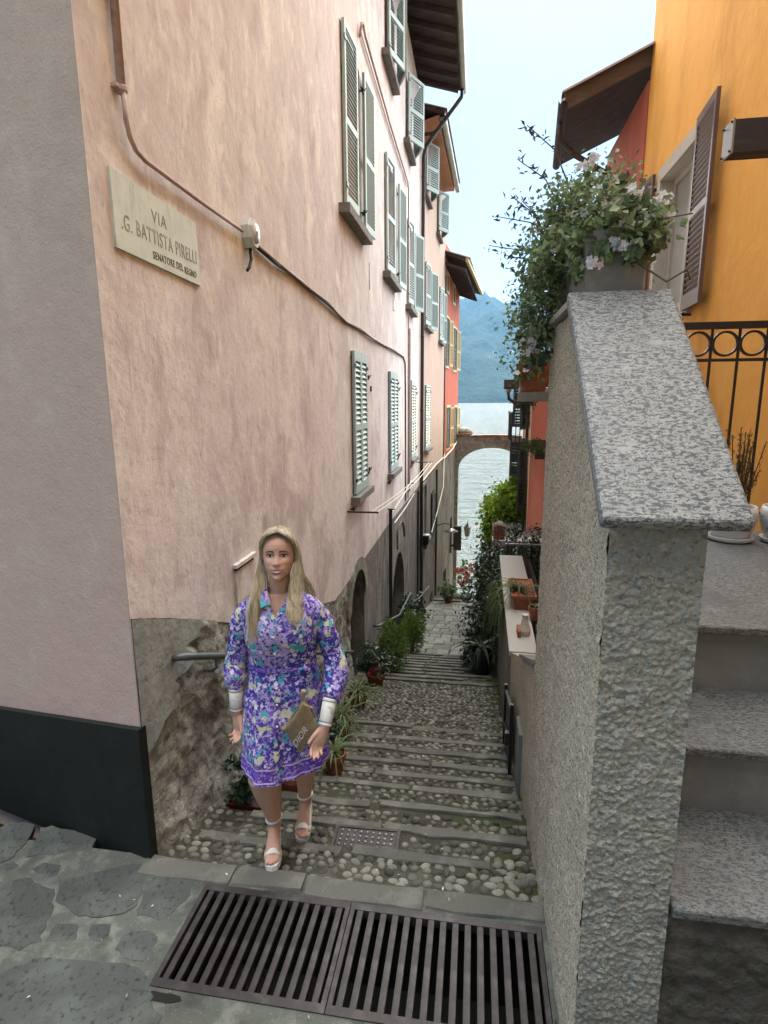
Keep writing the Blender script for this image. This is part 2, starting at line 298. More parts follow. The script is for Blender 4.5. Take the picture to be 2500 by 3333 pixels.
M['stem'] = mat('plant_stem', (.10, .085, .045), .8, .2)
M['bark'] = mat('bark', (.075, .058, .042), .95, .2, bumps=[('noise', (30, 30, 6), .01)])
M['hill'] = mat('hillside_soil', (.09, .09, .06), 1, .1)
M['lampg'] = mat('lantern_glass', (.35, .36, .30), .15, .5)
M['whitewall'] = mat('white_house_wall', (.75, .72, .66), .9, .2)
M['redroof'] = mat('far_roof', (.30, .16, .11), .9, .2)
# ================================================================ THE SETTING
NOS = [0, .30, .59, .88, 1.19, 1.42, 1.66, 1.95, 2.25, 2.62]          # nosings of the upper flight (metres down the alley)
ZL = [-.29 * s for s in NOS]                                           # level k ends at NOS[k] with height ZL[k]
N2 = [4.6 + .34 * i for i in range(11)]                                # lower flight
def G(s):
    if s <= 0: return 0.0
    if s <= 2.62:
        for a, z in zip(NOS, ZL):
            if s <= a + 1e-6: return z
    if s <= 4.6: return -.80 - (s - 2.62) * .29
    if s <= 8.0:
        k = int((s - 4.6) / .34 + .9999); return -1.375 - .1155 * k
    return float(np.interp(s, [8.0, 18.5, 24, 30, 34], [-2.55, -5.25, -9.2, -13.5, -13.7]))
# hillside under everything, and the lake
hb = MB(); hs_ = [-60, -9, 0, 3, 8, 18, 24, 30, 36, 60]; hz = [-.5, -.5, -.6, -1.6, -3.4, -6.0, -9.8, -14.2, -17, -24]
hx = [-160, -60, -20, -6, 0, 2, 6, 20, 60, 160]
hb.loft([[(x, s, z + (0 if abs(x) < 10 else abs(x) * .01)) for x in hx] for s, z in zip(hs_, hz)], cap=False, closed=False)
hb.build('hillside', M['hill'], kind='structure')
wm = mat('lake_water', (.075, .10, .08), .08, .5, bumps=[('noise', (.07, .25, 1), 4.5, dict(detail=5, dist=.5)), ('noise', (.35, 1.2, 1), 1.1, dict(detail=5)), ('noise', (2, 6, 1), .09, dict(detail=3))])
lk = MB(); lk.quad((-4200, 29, -14), (4200, 29, -14), (4200, 2950, -14), (-4200, 2950, -14)); lk.build('lake', wm, kind='structure')
# mountains across the lake
mm = mat('wooded_mountain', (.032, .05, .034), 1, .05, layers=[('noise', (.012, .012, .004), (.02, .036, .02), .45, .62, dict(detail=9)), ('noise', (.004, .004, .009), (.22, .22, .21), .64, .72, dict(detail=9)), ('noise', (.02, .02, .02), (.018, .032, .02), .52, .66, D2)], bumps=[('noise', .02, 30, dict(detail=9))])
def mount(i, j):
    x = -4600 + 9200 * i; y = 2480 + 2300 * j
    ridge = 560 + 320 * math.exp(-((x + 480) / 620) ** 2) + 60 * math.sin(x / 310 + 1) + 250 * math.exp(-((x + 2200) / 900) ** 2) + 190 * math.exp(-((x - 2100) / 1100) ** 2)
    pr = j ** .82; cliff = 0.0
    n = MN.fractal(Vector((x / 620, y / 620, 3.1)), .8, 2.1, 6); n2 = abs(MN.fractal(Vector((x / 300, y / 900, 7.7)), .9, 2.0, 5))
    z = -26 + 16 * sm(0, .03, j) + ridge * pr + (n * 130 - n2 * 120) * min(1, j * 3)
    return (x, y, z if j > .01 else -40)
mt = MB(); grid_disp(mt, mount, 240, 70); mt.build('mountain', mm, kind='structure', smooth=True)
# ---- street on the upper level, with the opening of the drain
GX0, GX1, GS0, GS1 = .35, 1.93, -.625, -.125
st_ = MB()
for (a, b, c, d) in ((-9, GX0, -12, 0.0), (GX1, 9, -12, 0.0), (GX0, GX1, -12, GS0), (GX0, GX1, GS1, 0.0)): st_.quad((a, c, 0), (b, c, 0), (b, d, 0), (a, d, 0))
street = st_.build('street_paving', M['mortar'], kind='structure')
p = MB(); p.quad((GX0, GS0, -.45), (GX1, GS0, -.45), (GX1, GS1, -.45), (GX0, GS1, -.45))
for a, b in (((GX0, GS0), (GX1, GS0)), ((GX1, GS0), (GX1, GS1)), ((GX1, GS1), (GX0, GS1)), ((GX0, GS1), (GX0, GS0))): p.quad((*a, -.45), (*b, -.45), (*b, 0), (*a, 0))
p.build('drain_pit', M['pit'], street)
p = MB(); q = [(.43 + (.045 + .018 * math.sin(3 * t + 1)) * math.cos(t) * 1.3, -.66 + (.026 + .01 * math.cos(2 * t)) * math.sin(t)) for t in [2 * math.pi * k / 14 for k in range(14)]]; p.loft([[(x, y, .004) for x, y in q], [(.43 + (x - .43) * .8, -.66 + (y + .66) * .8, .0045) for x, y in q]]); p.build('hole_shade', M['pit'], street)  # flat dark sheet standing for the shade inside a chipped hole
def paver(poly, h=.0022, name='paving_stone', mt_=None, par=None):
    c = np.mean(poly, 0); q = []
    for i, (x, y) in enumerate(poly):                        # subdivide edges so outlines read as broken stone
        x2, y2 = poly[(i + 1) % len(poly)]; L = math.hypot(x2 - x, y2 - y); k = max(1, int(L / .03))
        for j in range(k):
            t = j / k; n_ = unit((y2 - y + 1e-9, x - x2)) * rng.normal(0, .006); q.append((x + (x2 - x) * t + n_[0], y + (y2 - y) * t + n_[1]))
    ins = lambda k: [(c[0] + (x - c[0]) * k, c[1] + (y - c[1]) * k) for x, y in q]
    L = math.sqrt((np.ptp([a for a, b in poly])) * (np.ptp([b for a, b in poly])) + 1e-6); k1 = 1 - .007 / L
    tl = rng.normal(0, .004, 2); b = MB()
    hh = lambda x, y, z: z + (x - c[0]) * tl[0] * 4 + (y - c[1]) * tl[1] * 4
    rings = [[(x, y, -.03) for x, y in q], [(x, y, hh(x, y, h * .3)) for x, y in q], [(x, y, hh(x, y, h)) for x, y in ins(k1)]]
    b.loft(rings, cap=False); n = len(q); i0 = len(b.v) - n; b.f.append(tuple(range(i0, i0 + n)))
    return b.build(name, mt_ or M['paver'], par or street, at=(c[0], c[1], 0))
POLY = [[(-.64, -.11), (-.73, .09), (-.67, .11), (-.37, .08), (-.34, -.01), (-.42, -.04)], [(-.95, .06), (-.91, .11), (-.77, .11), (-.72, 0), (-.71, -.12), (-.74, -.17)],
 [(-.56, -.18), (-.52, -.13), (-.43, -.12), (-.4, -.19), (-.43, -.21)], [(-.39, -.19), (-.37, -.11), (-.22, -.06), (-.02, -.06), (.04, -.16), (.09, -.29), (.06, -.34), (-.07, -.38), (-.18, -.37), (-.3, -.32)],
 [(-.74, -.36), (-.64, -.27), (-.55, -.22), (-.36, -.27), (-.29, -.35), (-.25, -.46), (-.22, -.52), (-.28, -.57), (-.42, -.57), (-.66, -.5)], [(.07, -.21), (.08, -.13), (.17, -.09), (.3, -.12), (.3, -.2), (.28, -.31), (.23, -.34), (.12, -.34)],
 [(-.2, -.51), (-.22, -.43), (-.11, -.42), (-.07, -.49)], [(-.04, -.46), (-.05, -.41), (.03, -.4), (.06, -.46), (.03, -.48)], [(.12, -.5), (.11, -.39), (.27, -.41), (.29, -.47), (.27, -.53), (.18, -.53)],
 [(-.36, -.74), (-.27, -.67), (-.2, -.59), (-.07, -.55), (.08, -.51), (.19, -.55), (.3, -.57), (.38, -.62), (.39, -.67), (.47, -.71), (.47, -.79), (.2, -.9), (-.13, -.92), (-.33, -.86)], [(-.73, -.18), (-.68, -.15), (-.64, -.17), (-.68, -.23)]]
for q in POLY: paver([(x, y) for x, y in q][::-1])
for i in range(14):
    for j in range(9):
        x = -3.4 + i * .36 + rng.uniform(-.05, .05); y = -2.9 + j * .34 + rng.uniform(-.05, .05)
        if (x > -1.0 and y > -1.02) or y > .14 + max(0, (-x - .4) * .2): continue
        w, h = rng.uniform(.13, .17), rng.uniform(.12, .16)
        paver([(x - w, y - h * rng.uniform(.5, 1)), (x + w * rng.uniform(.4, 1), y - h), (x + w, y + h * rng.uniform(.3, 1)), (x - w * rng.uniform(.3, .9), y + h)])
# ---- the stepped alley
XL, XR = -.03, 1.98
al = MB(); prev = (0.0, 0.0)
def tread(s0, s1, za, zb, xr=None):
    xr = xr or XR; n = 8; al.loft([[(XL + (xr - XL) * i / n, s0, za) for i in range(n + 1)], [(XL + (xr - XL) * i / n, s1, zb) for i in range(n + 1)]], cap=False, closed=False)
def riser(s, z0, z1, xr=None): al.quad((XL, s, z0), (xr or XR, s, z0), (xr or XR, s, z1), (XL, s, z1))
zprev = 0.0
for k in range(1, len(NOS)):
    riser(NOS[k - 1], zprev, ZL[k] + .012); tread(NOS[k - 1], NOS[k], ZL[k] + .012, ZL[k]); zprev = ZL[k]
riser(2.62, zprev, -.80); tread(2.62, 4.6, -.80, -1.375)
for k in range(1, 11): riser(N2[k - 1], -1.375 - .1155 * (k - 1), -1.375 - .1155 * k, 2.05); tread(N2[k - 1], N2[k], -1.375 - .1155 * k, -1.375 - .1155 * k - .004, 2.05)
for a, b in ((8.0, 10), (10, 14), (14, 18.5), (18.5, 24), (24, 30), (30, 34)): tread(a, b, G(a + .001), G(b), 2.1 + (a - 8) * .12)
al.quad((XL, 0, 0), (-1.2, 0, 0), (-1.2, 0, -.3), (XL, 0, -.3))
alley = al.build('alley_steps', M['bed'], kind='structure')
def edge_stone(s1, z, x0, x1, w=.115, h=.03):
    b = MB(); n = max(2, int((x1 - x0) / .12)); q = [(x0 + (x1 - x0) * i / n + 0, s1 - w + rng.normal(0, .006)) for i in range(n + 1)] + [(x1 - (x1 - x0) * i / n, s1 + .006 + rng.normal(0, .005)) for i in range(n + 1)]
    zz = [rng.normal(0, .003) for _ in q]; c = np.mean(q, 0)
    ins = [(c[0] + (x - c[0]) * .992, c[1] + (y - c[1]) * .86) for x, y in q]
    b.loft([[(x, y, z - .06) for x, y in q], [(x, y, z + h * .55) for x, y in q], [(x, y, z + h + d) for (x, y), d in zip(ins, zz)]], cap=False)
    i0 = len(b.v) - len(q); b.f.append(tuple(range(i0, i0 + len(q))))
    return b.build('step_stone', M['step'], alley, at=(c[0], c[1], z))
edge_stone(0.0, -.022, -.02, .46, .12); edge_stone(0.004, -.022, .475, .82, .118); edge_stone(-.003, -.022, .835, 1.4, .12); edge_stone(.004, -.022, 1.415, 1.95, .115)
for k, (cuts) in enumerate([(.12, .93, .99, 1.72), (.30, 1.1, 1.115, 1.93), (.15, .98, 1.04, 1.93), (.1, 1.2, 1.215, 1.93), (.3, .9, .915, 1.93), (.2, 1.3, 1.315, 1.93), (.1, 1.0, 1.015, 1.93), (.2, .85, .865, 1.93), (.12, 1.05, 1.065, 1.93)], 1):
    for a, b in zip(cuts[::2], cuts[1::2]): edge_stone(NOS[k] + rng.normal(0, .008), ZL[k] - .006, a, b, .057, .022)
for k in range(1, 11):
    mid = rng.uniform(.8, 1.2); z = -1.375 - .1155 * k - .006
    for a, b in ((.3, mid), (mid + .015, 1.5 + .4 * (k % 2))): edge_stone(N2[k], z, a, b, .06, .024)
# cobbles: 8 shared shapes, the nearest 300 one by one
def cobble_shape():
    nn, b = 9, MB(); ph = rng.uniform(0, 6, 3); e = rng.uniform(.05, .16)
    rg = []
    for z, r in ((-.35, .96), (.12, 1.0), (.62, .80), (.92, .42)):
        rg.append([((r * (1 + e * math.sin(2 * t + ph[0]) + e * .6 * math.cos(3 * t + ph[1]))) * math.cos(t), (r * (1 + e * math.sin(2 * t + ph[0]) + e * .5 * math.sin(3 * t + ph[2]))) * math.sin(t), z) for t in [2 * math.pi * k / nn for k in range(nn)]])
    b.loft(rg, cap=False); b.f.append(tuple(range(3 * nn, 4 * nn))); return b
SH = [cobble_shape() for _ in range(8)]
SHM = []
for b in SH:
    me = bpy.data.meshes.new('cobble'); me.from_pydata(b.v, [], b.f); me.polygons.foreach_set('use_smooth', [True] * len(me.polygons)); me.materials.append(M['cobble']); SHM.append(me)
spots = []
def cob(s0, s1, zf, ds, dx, a0, b0, x0=.02, x1=1.95, skip=None, big=0):
    s = s0 + ds * .5; row = 0
    while s < s1:
        x = x0 + (row % 2) * dx * .5 + rng.uniform(0, dx * .4)
        while x < x1:
            if rng.random() > .03 and not (skip and skip(x, s)):
                kx = rng.uniform(.68, 1.25); ss = s + rng.normal(0, ds * .13)
                k2 = 1 + big * max(0, x - 1.2) * rng.uniform(.2, 1.1)
                spots.append((x, min(ss, s1 - b0 * .4), zf(ss), a0 * kx * k2, b0 * rng.uniform(.75, 1.15) * k2, .0135 * rng.uniform(.3, 1.35), rng.normal(0, .35) + (math.pi / 2 if rng.random() < .14 else 0)))
            x += dx * rng.uniform(.9, 1.25)
        s += ds; row += 1
cover = lambda x, s: (.83 < x < 1.24 and .27 < s < .55)
w1 = .06
for k in range(1, len(NOS)):
    z = ZL[k]; hole = (lambda x, s: cover(x, s)) if k == 2 else None
    cob(NOS[k - 1] + .008, NOS[k] - w1, lambda s, z=z: z + .005, .042, .056, .0265, .020, skip=hole, big=.45 if k == 1 else .2)
# where no kerb stone reaches, cobbles run through
for k, (a, b) in enumerate([(.02, .12), (.02, .28), (.02, .13), (.02, .08), (.02, .28), (.02, .18), (.02, .08), (.02, .18), (.02, .1)], 1): cob(NOS[k] - w1, NOS[k], lambda s, z=ZL[k]: z + .005, .045, .062, .029, .022, a, b)
cob(.18, .30, lambda s: ZL[1] + .006, .047, .066, .031, .024, 1.74, 1.95)
cob(2.64, 4.58, lambda s: -.80 - (s - 2.62) * .29 + .004, .046, .054, .0235, .0195, .02, 1.93)
for k in range(1, 11): z = -1.375 - .1155 * k; cob(N2[k - 1] + .01, N2[k] - .065, lambda s, z=z: z + .004, .062, .072, .030, .025, .3, 1.9)
cpos = np.array(cam.location); spots.sort(key=lambda q: (q[0] - cpos[0]) ** 2 + (q[1] - cpos[1]) ** 2 + (q[2] - cpos[2]) ** 2 - (0 if abs(q[0] - .7) < 1.3 else -9))
for i, (x, s, z, a, b_, h, r) in enumerate(spots[:300]):
    o = bpy.data.objects.new('cobble', SHM[i % 8]); COL.objects.link(o); o.parent = alley; o.location = (x, s, z); o.scale = (a, b_, h); o.rotation_euler = (rng.normal(0, .06), rng.normal(0, .06), r)
cb = MB()
for i, (x, s, z, a, b_, h, r) in enumerate(spots[300:]):
    b = SH[i % 8]; v = np.array(b.v) * (a, b_, h); c, s_ = math.cos(r), math.sin(r); cb.arr(np.stack([x + v[:, 0] * c - v[:, 1] * s_, s + v[:, 0] * s_ + v[:, 1] * c, z + v[:, 2]], 1), b.f)
cb.build('cobbles', M['cobble_i'], alley, smooth=True, kind='stuff')
# flagstones on the lower ramp
y = 8.06; row = 0
while y < 18.4:
    dy = rng.uniform(.36, .62); x = .06 + rng.uniform(-.05, .05); xr = 2.05 + (y - 8) * .11
    while x < xr - .12:
        dx = min(rng.uniform(.20, .42), xr - x); q = [(x + .012, y + .012), (x + dx - .012, y + .012 + rng.normal(0, .03)), (x + dx - .014 + rng.normal(0, .012), y + dy - .02), (x + .014 + rng.normal(0, .012), y + dy - .02 + rng.normal(0, .03))]
        b = MB(); cx, cy = x + dx / 2, y + dy / 2; ii = lambda t: [(cx + (a - cx) * t, cy + (c - cy) * t) for a, c in q]; up = rng.uniform(.004, .012)
        b.loft([[(a, c, G(max(c, 8.01)) - .03) for a, c in q], [(a, c, G(max(c, 8.01)) + up * .4) for a, c in q], [(a, c, G(max(c, 8.01)) + up) for a, c in ii(.95)]], cap=False); b.f.append((8, 9, 10, 11))
        b.build('flagstone', M['flag'], alley, at=(cx, cy, G(max(cy, 8.01)))); x += dx
    y += dy; row += 1
for x0, x1 in ((-.02, .5), (.52, 1.3), (1.32, 2.2), (2.22, 3.2)):
    b = MB(); b.box(x0, x1, 18.42, 18.62, -5.33, -5.17); b.build('step_stone', M['flag'], alley, at=(x0, 18.5, -5.2))
lt = MB(); lp = []
for i in range(150):
    x, y = rng.uniform(-.2, 1.9), rng.uniform(-.95, 2.4)
    if GX0 < x < GX1 and GS0 < y < GS1: continue
    lp.append((x, y, G(y + .02) + .014 + (0 if y < 0 else .012)))
leaves(lt, np.array(lp), .016, 6, asp=.5); lt.build('fallen_petals', mat('dry_petals', (.42, .38, .27), .9, .1, island=.6), alley, kind='stuff')
# moss and dirt fillet where the right-hand wall meets the ground
# ---- drain grate: two panels, bars one by one
def grate(x0, x1, nb, label):
    t = thing('drain_grate', label, 'drain grate', (x0, GS0, 0), 'iron drain grates in front of the steps')
    f = MB(); z0, z1 = -.035, .006; f.box(x0, x1, GS0, GS0 + .035, z0, z1); f.box(x0, x1, GS1 - .035, GS1, z0, z1); f.box(x0, x0 + .02, GS0 + .035, GS1 - .035, z0, z1); f.box(x1 - .02, x1, GS0 + .035, GS1 - .035, z0, z1)
    f.build('frame', M['iron'], t)
    pit = (x1 - x0 - .04) / nb; first = None
    for i in range(nb):
        xx = x0 + .02 + pit * (i + .5)
        if first is None:
            b = MB(); w = pit * .27; q = [(-w, GS0 + .035), (w, GS0 + .035), (w, GS1 - .035), (-w, GS1 - .035)]
            b.loft([[(x0 + .02 + pit * .5 + x * .6, y, -.04) for x, y in q], [(x0 + .02 + pit * .5 + x, y, z1 - .006) for x, y in q], [(x0 + .02 + pit * .5 + x * .86, y, z1 - .002) for x, y in q]]); first = b.build('bar', M['iron'], t, at=(x0 + .02 + pit * .5, GS0 + .25, 0))
        else: c = copyof(first, t); c.location.x = first.location.x + pit * i
    return t
grate(GX0 + .004, 1.071, 13, 'left half of the slotted iron drain grate, with the chipped hole painted dark at its corner')
grate(1.075, GX1 - .004, 15, 'right half of the slotted iron drain grate, against the pebbledash wall')
# chequered inspection cover among the cobbles
t = thing('inspection_cover', 'small rusty studded iron inspection cover set among the cobbles', 'drain cover', (1.03, .41, ZL[2] + .012))
ax, ay = unit((1, .03, 0)), unit((-.03, 1, 0)); b = MB(); b.obox((1.03, .41, ZL[2] + .004), ax, ay, -.17, .17, -.115, .115, -.02, .012); pl_ = b.build('plate', M['iron'], t)
b = MB()
for (a0, a1, c0, c1) in ((-.19, .19, -.135, -.117), (-.19, .19, .117, .135), (-.19, -.172, -.117, .117), (.172, .19, -.117, .117)): b.obox((1.03, .41, ZL[2] + .004), ax, ay, a0, a1, c0, c1, -.02, .016)
b.build('rim', M['iron'], t)
b = MB(); k = 0
stud = None
for i in range(9):
    for j in range(6):
        px, py = -.145 + i * .036, -.09 + j * .036
        if stud is None:
            b.loft([[(1.03 + px + a * q, .41 + py + c * q, ZL[2] + .016 + z) for a, c in ((-1, 0), (0, -1), (1, 0), (0, 1))] for q, z in ((.0105, 0), (.007, .006))]); stud = b.build('stud', M['metal'], t, at=(1.03 + px, .41 + py, ZL[2] + .016)); o0 = (px, py)
        else: c = copyof(stud, t); c.location = stud.location + Vector((px - o0[0], py - o0[1], 0))
# ================================================================ HOUSES ON THE LEFT
P0 = Pl((0, 0), (0, 1)); PF = Pl((0, 0), (-.970, .24), -1); PB = Pl((0, 14), (.27, 7.4)); PR = Pl((.27, 21.4), (.42, 4.6))
def leaf(root, P, a, z, w, h, ang=0, sg=1, mt_='shut', n=26, indiv=False, split=.47, low=.09, o=.035, top=.06):
    """one shutter leaf hinged at a; sg = +1 opens away down the alley, ang = degrees swung out of the wall"""
    sm_t = M['slat'] if mt_ == 'shut' and h > 1.85 and ang == 0 else M[mt_]; mt_ = M[mt_]; e = P.d * sg * math.cos(R(ang)) + P.n * math.sin(R(ang)); nn = P.n * math.cos(R(ang)) - P.d * sg * math.sin(R(ang)); org = P(a, z, o); T = .036; s = .052
    b = MB(); X_ = lambda x0, x1, z0, z1, y0=-T / 2, y1=T / 2: b.obox(org, e, nn, x0, x1, y0, y1, z0, z1)
    X_(0, s, 0, h); X_(w - s, w, 0, h); X_(s, w - s, 0, low); X_(s, w - s, h - top, h); zm = h * split; X_(s, w - s, zm - .035, zm + .035)
    f = b.build('shutter', mt_, root)
    fields = [(low, zm - .035), (zm + .035, h - top)]; pit = (h - low - top - .07) / n; one = None; sl = MB()
    for (z0, z1) in fields:
        k = max(1, round((z1 - z0) / pit)); pp = (z1 - z0) / k
        for i in range(k):
            zc = z0 + (i + .5) * pp
            tgt = MB() if indiv else sl
            if not indiv or one is None:
                hz = pp * .36; q = [(.016, -hz - .003), (.016, -hz + .003), (-.016, hz + .003), (-.016, hz - .003)]
                tgt.loft([[org + e * x + nn * yy + V(0, 0, zc + zz) for yy, zz in q] for x in (s, w - s)])
                if indiv: one = tgt.build('slat', sm_t, f, at=org + V(0, 0, zc)); zfirst = zc
            else: c = copyof(one, f); c.location = one.location + Vector((0, 0, zc - zfirst))
    if not indiv: sl.build('slats', sm_t, f, kind='stuff')
    hg = MB()
    for zz in (h * .1, h * .9): hg.obox(org, e, nn, -.03, .05, T / 2, T / 2 + .012, zz - .02, zz + .02)
    hg.build('hinge', M['black'], f)
    return f
def sill(root, P, a0, a1, z, out=.12, t=.085):
    b = MB(); b.obox(P(0, 0), P.d, P.n, a0, a1, -.15, out, z - t, z); return b.build('sill', M['sill'], root)
def pane(root, P, a0, a1, z0, z1, d=.16):
    b = MB(); q = lambda x0, x1, p, r: b.obox(P(0, 0), P.d, P.n, x0, x1, -d - .03, -d, p, r)
    q(a0, a0 + .05, z0, z1); q(a1 - .05, a1, z0, z1); q(a0 + .05, a1 - .05, z0, z0 + .05); q(a0 + .05, a1 - .05, z1 - .05, z1); am = (a0 + a1) / 2; q(am - .03, am + .03, z0 + .05, z1 - .05)
    w = b.build('window', M['brown'], root); g = MB(); g.obox(P(0, 0), P.d, P.n, a0 + .05, a1 - .05, -d - .02, -d - .012, z0 + .05, z1 - .05); g.build('pane', M['glass'], w)
def catch(root, P, lst):
    for a, z in lst:
        b = MB(); b.tube([P(a, z, .0), P(a, z, .07), P(a + .03, z + .03, .08)], .011, 6); b.obox(P(a, z, .05), P.d, P.n, -.02, .03, -.012, .012, -.035, .03); b.build('shutter_catch', M['black'], root)
def arch_fill(mb, P, a0, a1, zs, zt, depth, o=0.0, n=10):
    am, rx, rz = (a0 + a1) / 2, (a1 - a0) / 2, zt - zs; pts = [(am - rx * math.cos(math.pi * i / n), zs + rz * math.sin(math.pi * i / n)) for i in range(n + 1)]
    for i in range(n):
        (x, z), (x2, z2) = pts[i], pts[i + 1]; mb.quad(P(x, z, o), P(x2, z2, o), P(x2, zt, o), P(x, zt, o)); mb.quad(P(x, z, o), P(x2, z2, o), P(x2, z2, o - depth), P(x, z, o - depth))
BND = lambda s: float(np.interp(s, [0, .5, 1.03, 2.0, 3.0, 3.92, 8, 14, 15.2, 22, 26], [1.29, 1.10, .86, .56, .24, -.02, -.01, -.15, -.14, -.1, -.12]))
def path_y(a): return G(a)
# ---- pink house
pk = thing('pink_house', 'tall pink plastered corner house with a grey stone foot on the left', 'house', (0, 0, 0))
U = [(4.72, 5.80, 4.55, 6.42), (7.85, 9.05, 4.47, 6.27), (10.95, 12.1, 4.42, 6.15)]; Wl = [(5.0, 5.86, 1.07, 2.91), (8.17, 9.17, .97, 2.80), (11.65, 12.6, .86, 2.75)]; T_ = [(7.98, 9.1, 7.75, 9.0), (10.75, 11.85, 7.6, 8.83)]
HT = 9.86
b = wall(MB(), P0, 0, 4.6, 0.0, HT, (), .2, lower=BND, step=.3, cuts=(1.03, 3.92)); wall(b, P0, 4.6, 14, 0.0, HT, U + Wl + T_, .2, lower=BND, step=.8); b.build('plaster_wall', M['pink'], pk)
b = MB(); wall(b, PF, 0, 7, -.2, HT, (), step=2); b.build('facade_wall', M['facade'], pk)
b = MB()                                                                # outer back sides and roof closing the block
b.quad((-6.8, 1.7, -.2), (-6.8, 1.7, HT), (-6.8, 14, HT), (-6.8, 14, -3)); b.quad((-6.8, 14, -4), (0, 14, -4), (0, 14, HT), (-6.8, 14, HT)); b.build('rear_wall', M['facade'], pk)
b = MB()
for (q, z0) in ((U, 0), (Wl, 0), (T_, 0)):
    for a0, a1, c0, c1 in q: b.quad(P0(a0 - .05, c0 - .05, -.2), P0(a1 + .05, c0 - .05, -.2), P0(a1 + .05, c1 + .05, -.2), P0(a0 - .05, c1 + .05, -.2))
b.build('window_recess', M['room'], pk)
for a0, a1, c0, c1 in U + T_: pane(pk, P0, a0, a1, c0, c1)
# rough stone foot of the house, displaced
def foot(i, j):
    s = 4.73 * i; zt = BND(s) + .004; zb = min(0, G(s - .3)) - .25 - .34 * s * .0; z = zt + (zb - zt) * j
    q = Vector((s * 3.1, z * 3.1, 5)); d = MN.fractal(q, .9, 2.1, 5) * .022 + MN.fractal(q * 4, .8, 2.2, 4) * .012
    e = sm(0, .10, j) * .5 + .5; flare = .05 * sm(.5, 1, j) * sm(0, .3, s)
    return (d * e * sm(-.02, .12, s + .02) + flare - .006, s, z)
b = MB(); grid_disp(b, foot, 190, 90); b.build('stone_foot', M['stone'], pk, smooth=True)
def patch_(i, j):                                                      # smoother grey render left on the stones near the corner
    zt = BND(.62 * i) - .003; w = .60 * (1 - j) ** .9 + .14 + .05 * math.sin(j * 19) + .03 * math.sin(j * 43); s = w * i; z = BND(s) - .003 - (.80 * j) * (1 - .25 * i); q = Vector((s * 4, z * 4, 2))
    return (.030 * sm(0, .1, s + .03) + MN.noise(q) * .006 - .022 * sm(.82, 1, i) - .022 * sm(.9, 1, j), s, z)
b = MB(); grid_disp(b, patch_, 40, 60); b.build('render_patch', M['patch'], pk, smooth=True)
DR = [(4.73, 5.72, -2.0, -.05), (8.65, 10.6, -3.6, -.98)]
b = wall(MB(), P0, 4.73, 14, -5.0, -.01, DR, .45, step=.6, o=-.008); arch_fill(b, P0, 4.73, 5.72, -.50, -.05, .45, -.008); arch_fill(b, P0, 8.65, 10.6, -2.0, -.98, .45, -.008); arch_fill(b, P0, 9.3, 10.5, -.82, -.35, .06, .03); b.build('rendered_foot', M['render'], pk)
b = MB()                                                                # raised band of render around the first doorway
for i in range(22):
    t0, t1 = math.pi * i / 22, math.pi * (i + 1) / 22
    f = lambda t, r: P0(5.225 - (.495 + r) * math.cos(t), -.50 + (.45 + r * .9) * math.sin(t), .022)
    b.quad(f(t0, .0), f(t1, .0), f(t1, .2), f(t0, .2)); b.quad(f(t0, .2), f(t1, .2), f(t1, .2) - V(.03, 0, 0), f(t0, .2) - V(.03, 0, 0))
b.build('door_arch', M['stone'], pk)
for (a0, a1, c0, c1) in DR:
    b = MB(); b.obox(P0(0, 0), P0.d, P0.n, a0 - .1, a1 + .1, -.50, -.455, c0, c1 + .02); d = b.build('door', M['door'], pk); nb = 5; w = (a1 - a0) / nb
    for i in range(nb): b = MB(); b.obox(P0(0, 0), P0.d, P0.n, a0 + w * i + .008, a0 + w * (i + 1) - .008, -.455, -.435, c0, c1 - .1); b.build('plank', M['door'], d)
    b = MB(); b.ball(P0(a0 + .82 * (a1 - a0), (c0 + c1) / 2 - .3, -.41), .03, 8, 5); b.build('door_knob', M['iron'], d)
# dark stone slab along the foot of the street front
b = MB(); q = [(-.012, .73), (1.9, .52), (1.9, -.06), (-.012, -.06)]; b.loft([[PF(a, z, o) for a, z in q] for o in (-.02, .03)]); b.build('foot_slab', M['darkslab'], pk)
b = MB(); b.obox(PF(0, 0), PF.d, PF.n, 1.91, 2.2, -.02, .06, 0, 1.0); b.build('door_jamb', M['sill'], pk)
# windows: lower closed pairs, middle floor half open, top floor ajar
for i, (a0, a1, c0, c1) in enumerate(Wl):
    w = (a1 - a0) / 2 - .004
    leaf(pk, P0, a0, c0, w, c1 - c0, 0, 1, n=22, indiv=(i < 2), low=.10, top=.12); leaf(pk, P0, a1, c0, w, c1 - c0, 0, -1, n=22, indiv=(i < 2), low=.10, top=.12); sill(pk, P0, a0 - .12, a1 + .10, c0 - .02)
    catch(pk, P0, [(a1 + .07, c0 + .22), (a1 + .07, c1 - .3), (a0 - .2, c0 - .16)])
leaf(pk, P0, 4.72, 4.55, .54, 1.87, 4, 1, n=34, indiv=True); leaf(pk, P0, 5.82, 4.55, .54, 1.87, 176, -1, n=34, indiv=True, o=.05); sill(pk, P0, 4.5, 5.95, 4.48, .13, .10); catch(pk, P0, [(5.80, 4.75), (5.80, 6.2)])
leaf(pk, P0, 7.85, 4.47, .56, 1.8, 6, 1, n=30); leaf(pk, P0, 9.3, 4.47, .6, 1.8, 174, -1, n=30, o=.05); sill(pk, P0, 7.65, 9.1, 4.40, .13, .10); catch(pk, P0, [(9.2, 4.65)])
leaf(pk, P0, 10.95, 4.42, .5, 1.73, 8, 1, n=28); leaf(pk, P0, 12.12, 4.42, .5, 1.73, 160, -1, n=28, o=.05); sill(pk, P0, 10.75, 12.2, 4.35, .13, .10)
